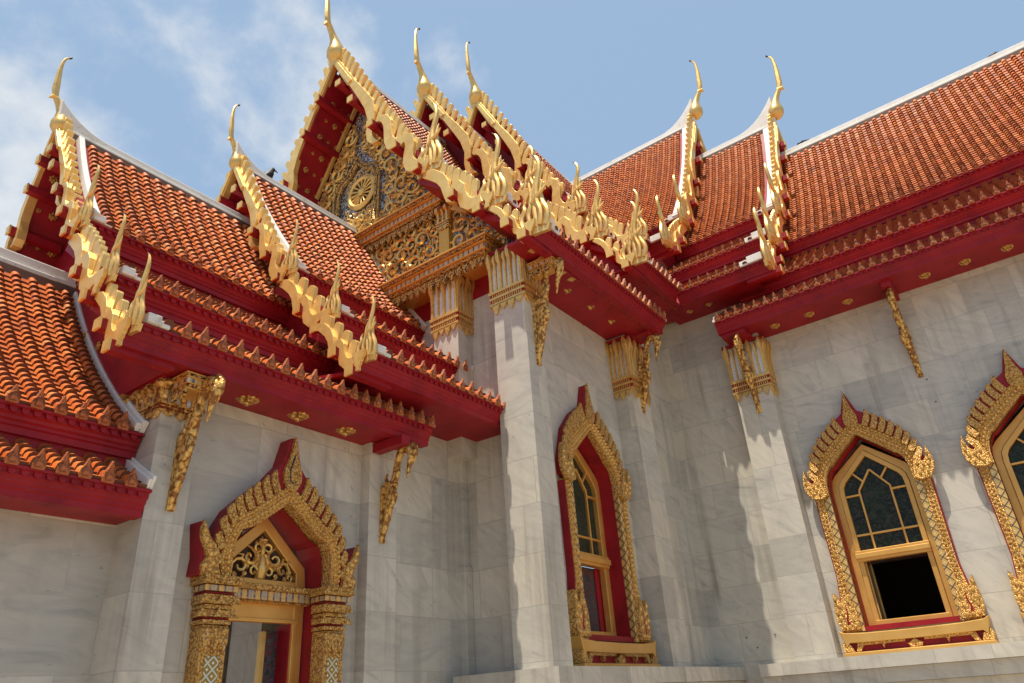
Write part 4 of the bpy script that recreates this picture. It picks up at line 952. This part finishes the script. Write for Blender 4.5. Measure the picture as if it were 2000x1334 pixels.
    for sg in (1, -1):
        def foot(m):
            q = (lambda L: L) if sg > 0 else mir
            m.prism(q([(.54, .29), (.76, .29), (.79, .40), (.785, .52), (.775, .62), (.765, .73), (.725, .66), (.69, .60), (.665, .67), (.63, .74), (.59, .66), (.545, .52)]), .02, .135)
            m.mi = 1; m.prism(q([(.64, .36), (.675, .345), (.68, .40), (.655, .48), (.655, .58), (.645, .58), (.638, .48), (.655, .40), (.645, .375)]), .13, .138); m.mi = 0
        mk(foot, 'jamb_foot', [carve_m, red_m], o, bevel=.01)
    def sill(m):
        bow = [(-.80, .295), (-.74, .265), (-.5, .248), (0, .242), (.5, .248), (.74, .265), (.80, .295)]
        lo = [(-.745, .10), (-.70, .15), (-.5, .145), (0, .14), (.5, .145), (.70, .15), (.745, .10)]
        m.mi = 0; m.band(bow, lo, .0, .17)
        m.prism([(-.80, 0), (.80, 0), (.79, .045), (-.79, .045)], .0, .185)
        m.mi = 1; m.prism([(-.72, .04), (.72, .04), (.72, .15), (-.72, .15)], .0, .10)
        m.mi = 2
        for sg in (1, -1):
            q = (lambda L: L) if sg > 0 else mir
            m.prism(q([(.66, .04), (.78, .045), (.80, .12), (.775, .17), (.745, .11), (.70, .13)]), .0, .165)
            m.prism(q([(.10, .15), (.10, .115), (.32, .115), (.34, .06), (.36, .115), (.56, .115), (.60, .05), (.66, .04), (.62, .15)]), .05, .15)
            m.prism(q([(.0, .14), (.08, .09), (.06, .045), (0, .045)]), .05, .155)
    mk(sill, 'sill', [gold_flat, red_m, carve_m], o, bevel=.008)
    def reveal(m):
        P = [(a*.988, b-.008) for a, b in [(-.51, .29)]+ARCHF+[(.51, .29)]]; n = len(P)
        m.add([(a, b, .02) for a, b in P]+[(a, b, -.19) for a, b in P], [(i, i+1, n+i+1, n+i) for i in range(n-1)]+[(n-1, 0, n, 2*n-1)])
        m.prism([(-.51, .27), (.51, .27), (.51, .325), (-.51, .325)], -.19, .05)
    mk(reveal, 'reveal', red_m, o)
    SO = [(-.425, .325), (-.425, 1.95), (-.41, 2.06), (-.36, 2.13), (0, 2.46), (.36, 2.13), (.41, 2.06), (.425, 1.95), (.425, .325)]
    SI = [(-.365, .385), (-.365, 1.94), (-.355, 2.02), (-.32, 2.08), (0, 2.375), (.32, 2.08), (.355, 2.02), (.365, 1.94), (.365, .385)]
    def sash(m):
        m.band([(a*1.2, (b if b < .4 else b*1.035)) for a, b in SO], SO, -.215, -.16); m.prism([(-.5, .29), (.5, .29), (.5, .325), (-.5, .325)], -.215, -.155)
        m.band(SO, SI, -.21, -.135); m.prism([(-.425, .325), (.425, .325), (.40, .385), (-.40, .385)], -.212, -.11)
        m.prism([(-.43, 1.075), (.43, 1.075), (.43, 1.205), (-.43, 1.205)], -.205, -.10); m.prism([(-.43, 1.11), (.43, 1.11), (.43, 1.17), (-.43, 1.17)], -.11, -.075)
        b = .026; z0, z1 = -.205, -.165
        for i, (p, q) in enumerate((((-.365, 1.40), (.365, 1.40)), ((-.19, 1.205), (-.19, 1.95)), ((.19, 1.205), (.19, 1.95)), ((-.19, 1.95), (0, 2.20)), ((.19, 1.95), (0, 2.20)), ((-.365, 1.90), (-.19, 1.90)), ((.365, 1.90), (.19, 1.90)), ((-.21, 2.18), (-.11, 2.06)), ((.21, 2.18), (.11, 2.06)))):
            m.ribbon([p, q], [b, b], z0+.002*i, z1+.002*i)
    sh = mk(sash, 'sash', orange_m, o, bevel=.006)
    def panes(m): m.prism([(-.40, 1.12), (-.40, 1.95), (-.33, 2.12), (0, 2.42), (.33, 2.12), (.40, 1.95), (.40, 1.12)], -.20, -.19)
    mk(panes, 'glass', glass_m, sh)
    if open_leaf:
        def leaf(m):
            m.box(-.40, -.37, .34, 1.08, -.52, -.22); m.mi = 1; m.box(-.368, -.352, .34, 1.08, -.54, -.50); m.box(-.368, -.352, .34, 1.08, -.26, -.225)
            m.box(.37, .40, .86, 1.08, -.50, -.26); m.mi = 0; m.box(-.40, .40, 1.082, 1.10, -.54, -.24)
        mk(leaf, 'open_shutter', [leaf_m, gold_m], o)
    else:
        def leaf(m):
            m.box(-.30, .27, .385, 1.08, -.26, -.235); m.mi = 1; m.box(-.36, -.30, .385, 1.08, -.25, -.225); m.mi = 2; m.box(.27, .38, .385, 1.08, -.25, -.22)
        mk(leaf, 'shutter', [leaf_m, orange_m, red_m], o)
    return o
gold_flat = mat('flat_gold', gold((.66, .36, .085), (.74, .44, .13), .45, .38, (.58, .31, .08), 4))
for xc, lb in zip(XW, ('arched window between the pilaster and the lone bracket', 'arched window cut by the right edge of the picture')):
    window(nave, (lambda u, v, w_, xc=xc: (xc+u, 10-w_, ZL+v)), True, lb)
window(trans, lambda u, v, w_: (-4.1+w_, YW+u, ZL+v), False, 'narrow-looking window with deep red side and closed dark shutter')

# ---------------------------------------------------------------- doorway
def door(parent):
    T = lambda u, v, w_: (-5.013+w_, DY+u, v)
    def mk(fn, name, mats, par, smooth=0, bevel=0):
        m = MB(T); fn(m); return m.build(name, mats, par, smooth=smooth, bevel=bevel)
    MO = [(.46, .99), (.585, .99), ]
    IN = [(.46, .985)] + DARCH[1:]
    OU = [(.545, .985), (.56, 1.12), (.545, 1.28), (.49, 1.40), (.43, 1.455), (.36, 1.49), (.22, 1.60), (.09, 1.70), (0, 1.76)]
    def sur(m):
        for sg in (1, -1):
            q = (lambda L: L) if sg > 0 else mir
            m.mi = 0; m.band(q(OU), q(IN), .0, .16)
            m.mi = 1; m.prism(q([(0, 1.70), (.3, 1.5), (.5, 1.38), (.53, 1.12), (.56, .99), (.72, .99), (.71, 1.12), (.745, 1.36), (.64, 1.24), (.60, 1.34), (.52, 1.49), (.40, 1.61), (.22, 1.77), (.09, 1.93), (.03, 2.165), (0, 2.17)]), .0, .148)
    def relief(m):
        for sg in (1, -1):
            q = (lambda L: L) if sg > 0 else mir
            for f, st, a, b, h in ((.14, .024, .009, .010, .010), (.40, .042, .018, .022, .016), (.62, .03, .011, .014, .012), (.85, .04, .017, .02, .014)):
                for x, y, r in along(mixl(q(IN), q(OU), f), st): stud(m, x, y, .16, a, b, h, r)
            for x, y, r in ((.60, 1.01, 1.5), (.65, 1.02, 1.5), (.69, 1.05, .5), (.63, 1.07, .3), (.655, 1.13, 0), (.67, 1.19, -.3), (.70, 1.23, -.2), (.62, 1.14, .3), (.72, 1.29, 0)): stud(m, x*sg, y, .184, .020, .028, .012, r*sg)
    def whole(m): sur(m); m.mi = 2; relief(m)
    o = mk(whole, 'door', [carve_m, red_m, carve_big], parent, bevel=.005); o['label'] = 'arched doorway with flame-crested gilded frame'
    def crest(m):
        m.prism([(0, 2.175), (.02, 2.08), (.045, 1.98), (.085, 1.88), (.085, 1.79), (.045, 1.72), (0, 1.70), (-.045, 1.72), (-.085, 1.79), (-.085, 1.88), (-.045, 1.98), (-.02, 2.08)], .14, .18)
        m.mi = 1; m.prism([(0, 2.02), (.042, 1.88), (.034, 1.785), (0, 1.765), (-.034, 1.785), (-.042, 1.88)], .178, .184); m.mi = 0
        m.prism([(0, 1.99), (.035, 1.875), (.028, 1.795), (0, 1.775), (-.028, 1.795), (-.035, 1.875)], .18, .196)
        for yy, xx in ((1.94, 0), (1.90, .012), (1.90, -.012), (1.855, .018), (1.855, -.018), (1.85, 0), (1.81, .01), (1.81, -.01)): stud(m, xx, yy, .196, .010, .016, .01)
        bs = [(.13, 1.69), (.205, 1.64), (.28, 1.585), (.355, 1.53), (.425, 1.475), (.485, 1.41), (.535, 1.32), (.565, 1.21), (.575, 1.10)]
        for sg in (1, -1):
            q = (lambda L: L) if sg > 0 else mir
            for k, b in enumerate(bs):
                ln = .165-.009*k; a = .5+.02*k; dx, dz = math.sin(a)*.3, math.cos(a)
                m.ribbon(q([(b[0]-.01, b[1]-.025), (b[0]+dx*ln*.35+.02, b[1]+dz*ln*.35), (b[0]+dx*ln*.75+.022, b[1]+dz*ln*.75), (b[0]+dx*ln*1.1, b[1]+dz*ln*1.15)]), [.062, .070, .056, .016], .145, .172+.002*(k % 2))
            m.prism(q([(.56, .985), (.70, .985), (.715, 1.05), (.68, 1.11), (.715, 1.19), (.745, 1.27), (.735, 1.37), (.70, 1.30), (.66, 1.23), (.62, 1.20), (.605, 1.12), (.585, 1.06)]), .14, .185)
    mk(crest, 'arch_crest', [carve_m, blue_m], o, bevel=.01)
    def col(sg):
        def f(m):
            c = .53*sg
            m.mi = 0
            lev = [(.99, .965, .155), (.965, .93, .150), (.925, .885, .132), (.88, .868, .112), (.863, .80, .124), (.795, .765, .110), (.76, .715, .116), (.71, .70, .10), (.695, .665, .112), (.66, .645, .10)]
            for i, (a, b, r) in enumerate(lev):
                m.mi = (0, 0, 2, 1, 0, 0, 0, 1, 0, 0)[i]
                m.box(c-r, c+r, b, a, 0, .06+r*.9)
            m.mi = 0; m.box(c-.10, c+.10, -1.6, .645, 0, .15)
            m.mi = 3; m.box(c-.055, c+.055, -1.6, .46, .14, .156); m.box(c-.098, c+.098, -1.6, .46, .03, .12)
            m.mi = 0
            for k in range(3):
                x = c-.066+.066*k
                m.prism([(x-.035, .64), (x+.035, .64), (x+.033, .55), (x, .47), (-.033+x, .55)], .145, .168)
                for zz, r in ((.968, .15), (.83, .125), (.74, .112)): m.prism([(x*1.0+(x-c)*.9-.04, zz-.03), (x+(x-c)*.9+.04, zz-.03), (x+(x-c)*.9, zz+.035)], .06+r*.9, .075+r*.9)
        return f
    for sg in (-1, 1): mk(col(sg), 'door_column', [carve_m, red_m, entd_m, diam_y], o, bevel=.005)
    def reveal(m):
        P = [(a*.988, b-.008) for a, b in [(-.46, -1.59)]+DARCHF+[(.46, -1.59)]]; n = len(P)
        m.add([(a, b, .05) for a, b in P]+[(a, b, -.24) for a, b in P], [(i, i+1, n+i+1, n+i) for i in range(n-1)])
    mk(reveal, 'reveal', red_m, o)
    W0 = -.135
    def fr(m):
        m.band([(-.44, -1.6), (-.44, 1.02), (-.42, 1.18), (0, 1.56), (.42, 1.18), (.44, 1.02), (.44, -1.6)], [(-.34, -1.6), (-.34, 1.02), (-.335, 1.13), (0, 1.445), (.335, 1.13), (.34, 1.02), (.34, -1.6)], W0-.06, W0)
        m.prism([(-.40, .745), (.40, .745), (.40, .89), (-.40, .89)], W0-.05, W0+.006); m.prism([(-.385, .735), (.385, .735), (.385, .765), (-.385, .765)], W0-.045, W0+.02)
        m.band([(-.37, -1.6), (-.37, .9)], [(-.33, -1.6), (-.33, .9)], W0-.04, W0+.012); m.band([(.33, -1.6), (.33, .9)], [(.37, -1.6), (.37, .9)], W0-.04, W0+.012)
        m.mi = 1; m.box(-.44, .46, .885, .955, W0-.05, W0+.10); m.mi = 2; m.box(-.46, .47, .955, 1.0, W0-.05, W0+.125); m.box(-.43, .44, .87, .885, W0-.05, W0+.07)
        m.mi = 0; m.prism([(-.34, 1.0), (.34, 1.0), (.34, 1.06), (-.34, 1.06)], W0-.05, W0+.002)
    fo = mk(fr, 'door_frame', [orange_m, entd_m, carve_m], o, bevel=.006)
    def ty(m): m.prism([(-.35, 1.03), (.35, 1.03), (.345, 1.13), (0, 1.45), (-.345, 1.13)], W0-.055, W0-.05)
    to = mk(ty, 'tympanum', umber_m, o)
    m = MB(); scr = MB()
    scrolls(scr, [(-.32, 1.06), (.0, 1.06), (.0, 1.40), (-.32, 1.14)], 0, (.075, .058, .045, .034, .026, .018), mirror=0.0, rnd=21, tries=800)
    scr.tube([(0, -.02, 1.07), (0, -.035, 1.13), (0, -.04, 1.20), (0, -.035, 1.26)], [.045, .055, .038, .018], 8); scr.tube([(0, -.035, 1.255), (0, -.04, 1.285), (0, -.03, 1.33), (0, -.02, 1.40)], [.018, .026, .02, .004], 8)
    for sg in (-1, 1): scr.tube([(sg*.035, -.04, 1.22), (sg*.08, -.04, 1.17), (sg*.04, -.055, 1.125)], [.014, .013, .01], 6)
    m.add([T(x, z, W0-.055-y*1.0) for x, y, z in scr.v], scr.f); m.build('tympanum_carving', carve_big, to, smooth=50)
    def leaf(m):
        m.box(.20, .32, -1.6, .70, -.32, -.295); m.mi = 1; m.box(.165, .20, -1.6, .69, -.335, -.285); m.mi = 2; m.box(.32, .345, -1.6, .735, -.32, -.15)
    mk(leaf, 'door_leaf', [leaf_m, gold_m, red_m], o)
def bluem(t, b): S(b, Base_Color=(.012, .035, .06), Roughness=.3)
blue_m = mat('blue_glass_inlay', bluem)
def diamy(t, b):
    g = N(t, 'ShaderNodeTexCoord'); sx = N(t, 'ShaderNodeSeparateXYZ'); t.links.new(g.outputs['Object'], sx.inputs[0]); a = tmath(t, 'ADD', sx.outputs[0], sx.outputs[1]); z = sx.outputs[2]; k = 12.0
    p = tmath(t, 'ABSOLUTE', tmath(t, 'SUBTRACT', tmath(t, 'FRACT', tmath(t, 'MULTIPLY', tmath(t, 'ADD', a, z), k)), .5)); q = tmath(t, 'ABSOLUTE', tmath(t, 'SUBTRACT', tmath(t, 'FRACT', tmath(t, 'MULTIPLY', tmath(t, 'SUBTRACT', a, z), k)), .5))
    col = ramp(t, tmath(t, 'MAXIMUM', p, q), [(0, (.75, .75, .7)), (.10, (.75, .75, .7)), (.14, (.40, .24, .03)), (.38, (.26, .17, .025)), (.43, (.60, .60, .5))])
    t.links.new(col, b.inputs['Base Color']); S(b, Roughness=.3, Metallic=.3)
diam_y = mat('yellow_diamond_mosaic', diamy)
door(porch)

for (x, z) in ((-1.355, 3.05), (-1.64, 3.33), (-.62, 3.43), (-.61, 3.12), (-3.62, .66), (-3.50, .53), (-3.24, .66)):
    m = MB(); m.tube([(x, 9.99, z), (x, 9.997, z)], [.008, .008], 8); m.build('bolt_hole_disc', dark_m, nave)  # dark discs on the wall face stand in for shaded holes

# ---------------------------------------------------------------- birds
def bird(loc, heading, k, matl, label, upright=True):
    o = thing('bird', label, 'bird', loc, 'birds on the roof ridges'); M = Matrix.Translation(loc) @ Matrix.Rotation(heading, 4, 'Z') @ Matrix.Scale(k, 4)
    m = MB(lambda a, b, c: tuple(M @ Vector((a, b, c))))
    if upright: P = [(-.11, 0, -.03), (-.07, 0, .02), (-.035, 0, .07), (0, 0, .12), (.02, 0, .165), (.03, 0, .20), (.045, 0, .222), (.065, 0, .222)]
    else: P = [(-.15, 0, .05), (-.09, 0, .055), (-.04, 0, .06), (.02, 0, .072), (.06, 0, .09), (.08, 0, .112), (.10, 0, .12), (.118, 0, .116)]
    m.tube(P, [.008, .018, .04, .046, .036, .025, .024, .012], 10)
    h = Vector(P[-1]); m.tube([tuple(h-Vector((.006, 0, 0))), tuple(h+Vector((.025, 0, -.002))), tuple(h+Vector((.04, 0, -.010)))], [.010, .006, .001], 6)
    body = m.build('body', matl, o, smooth=60)
    m = MB(lambda a, b, c: tuple(M @ Vector((a, b, c))))
    for s in (-1, 1):
        m.tube([(P[3][0]-.005, s*.016, P[2][2]), (P[3][0], s*.016, .03), (P[3][0]+.005, s*.016, .0)], [.008, .005, .004], 5); m.tube([(P[3][0]-.012, s*.016, .003), (P[3][0]+.03, s*.016, .003)], [.004, .003], 5)
    m.build('legs', slate_m, o)
    for s in (-1, 1):
        m = MB(lambda a, b, c: tuple(M @ Vector((a, b, c)))); A, B = P[4], P[1]
        m.tube([(A[0], s*.03, A[2]-.01), ((A[0]+B[0])/2, s*.043, (A[2]+B[2])/2), (B[0]-.03, s*.02, B[2]-.005)], [.016, .026, .004], 6, (Vector((0, 1, 0)), .4)); m.build('wing', matl, o, smooth=60)
bird((CX, 4.35, 6.545), R(90), 1.35, black_m, 'small black bird standing upright on the white ridge before the carved gable')
bird((-1.46, CY, 9.822), R(160), 1.0, black_m, 'dark bird crouching on the white ridge beside the rightmost finial', False)
bird((1.90, CY, 9.822), R(0), .85, dove_m, 'tiny brown bird on the long white ridge near the upper right corner', False)
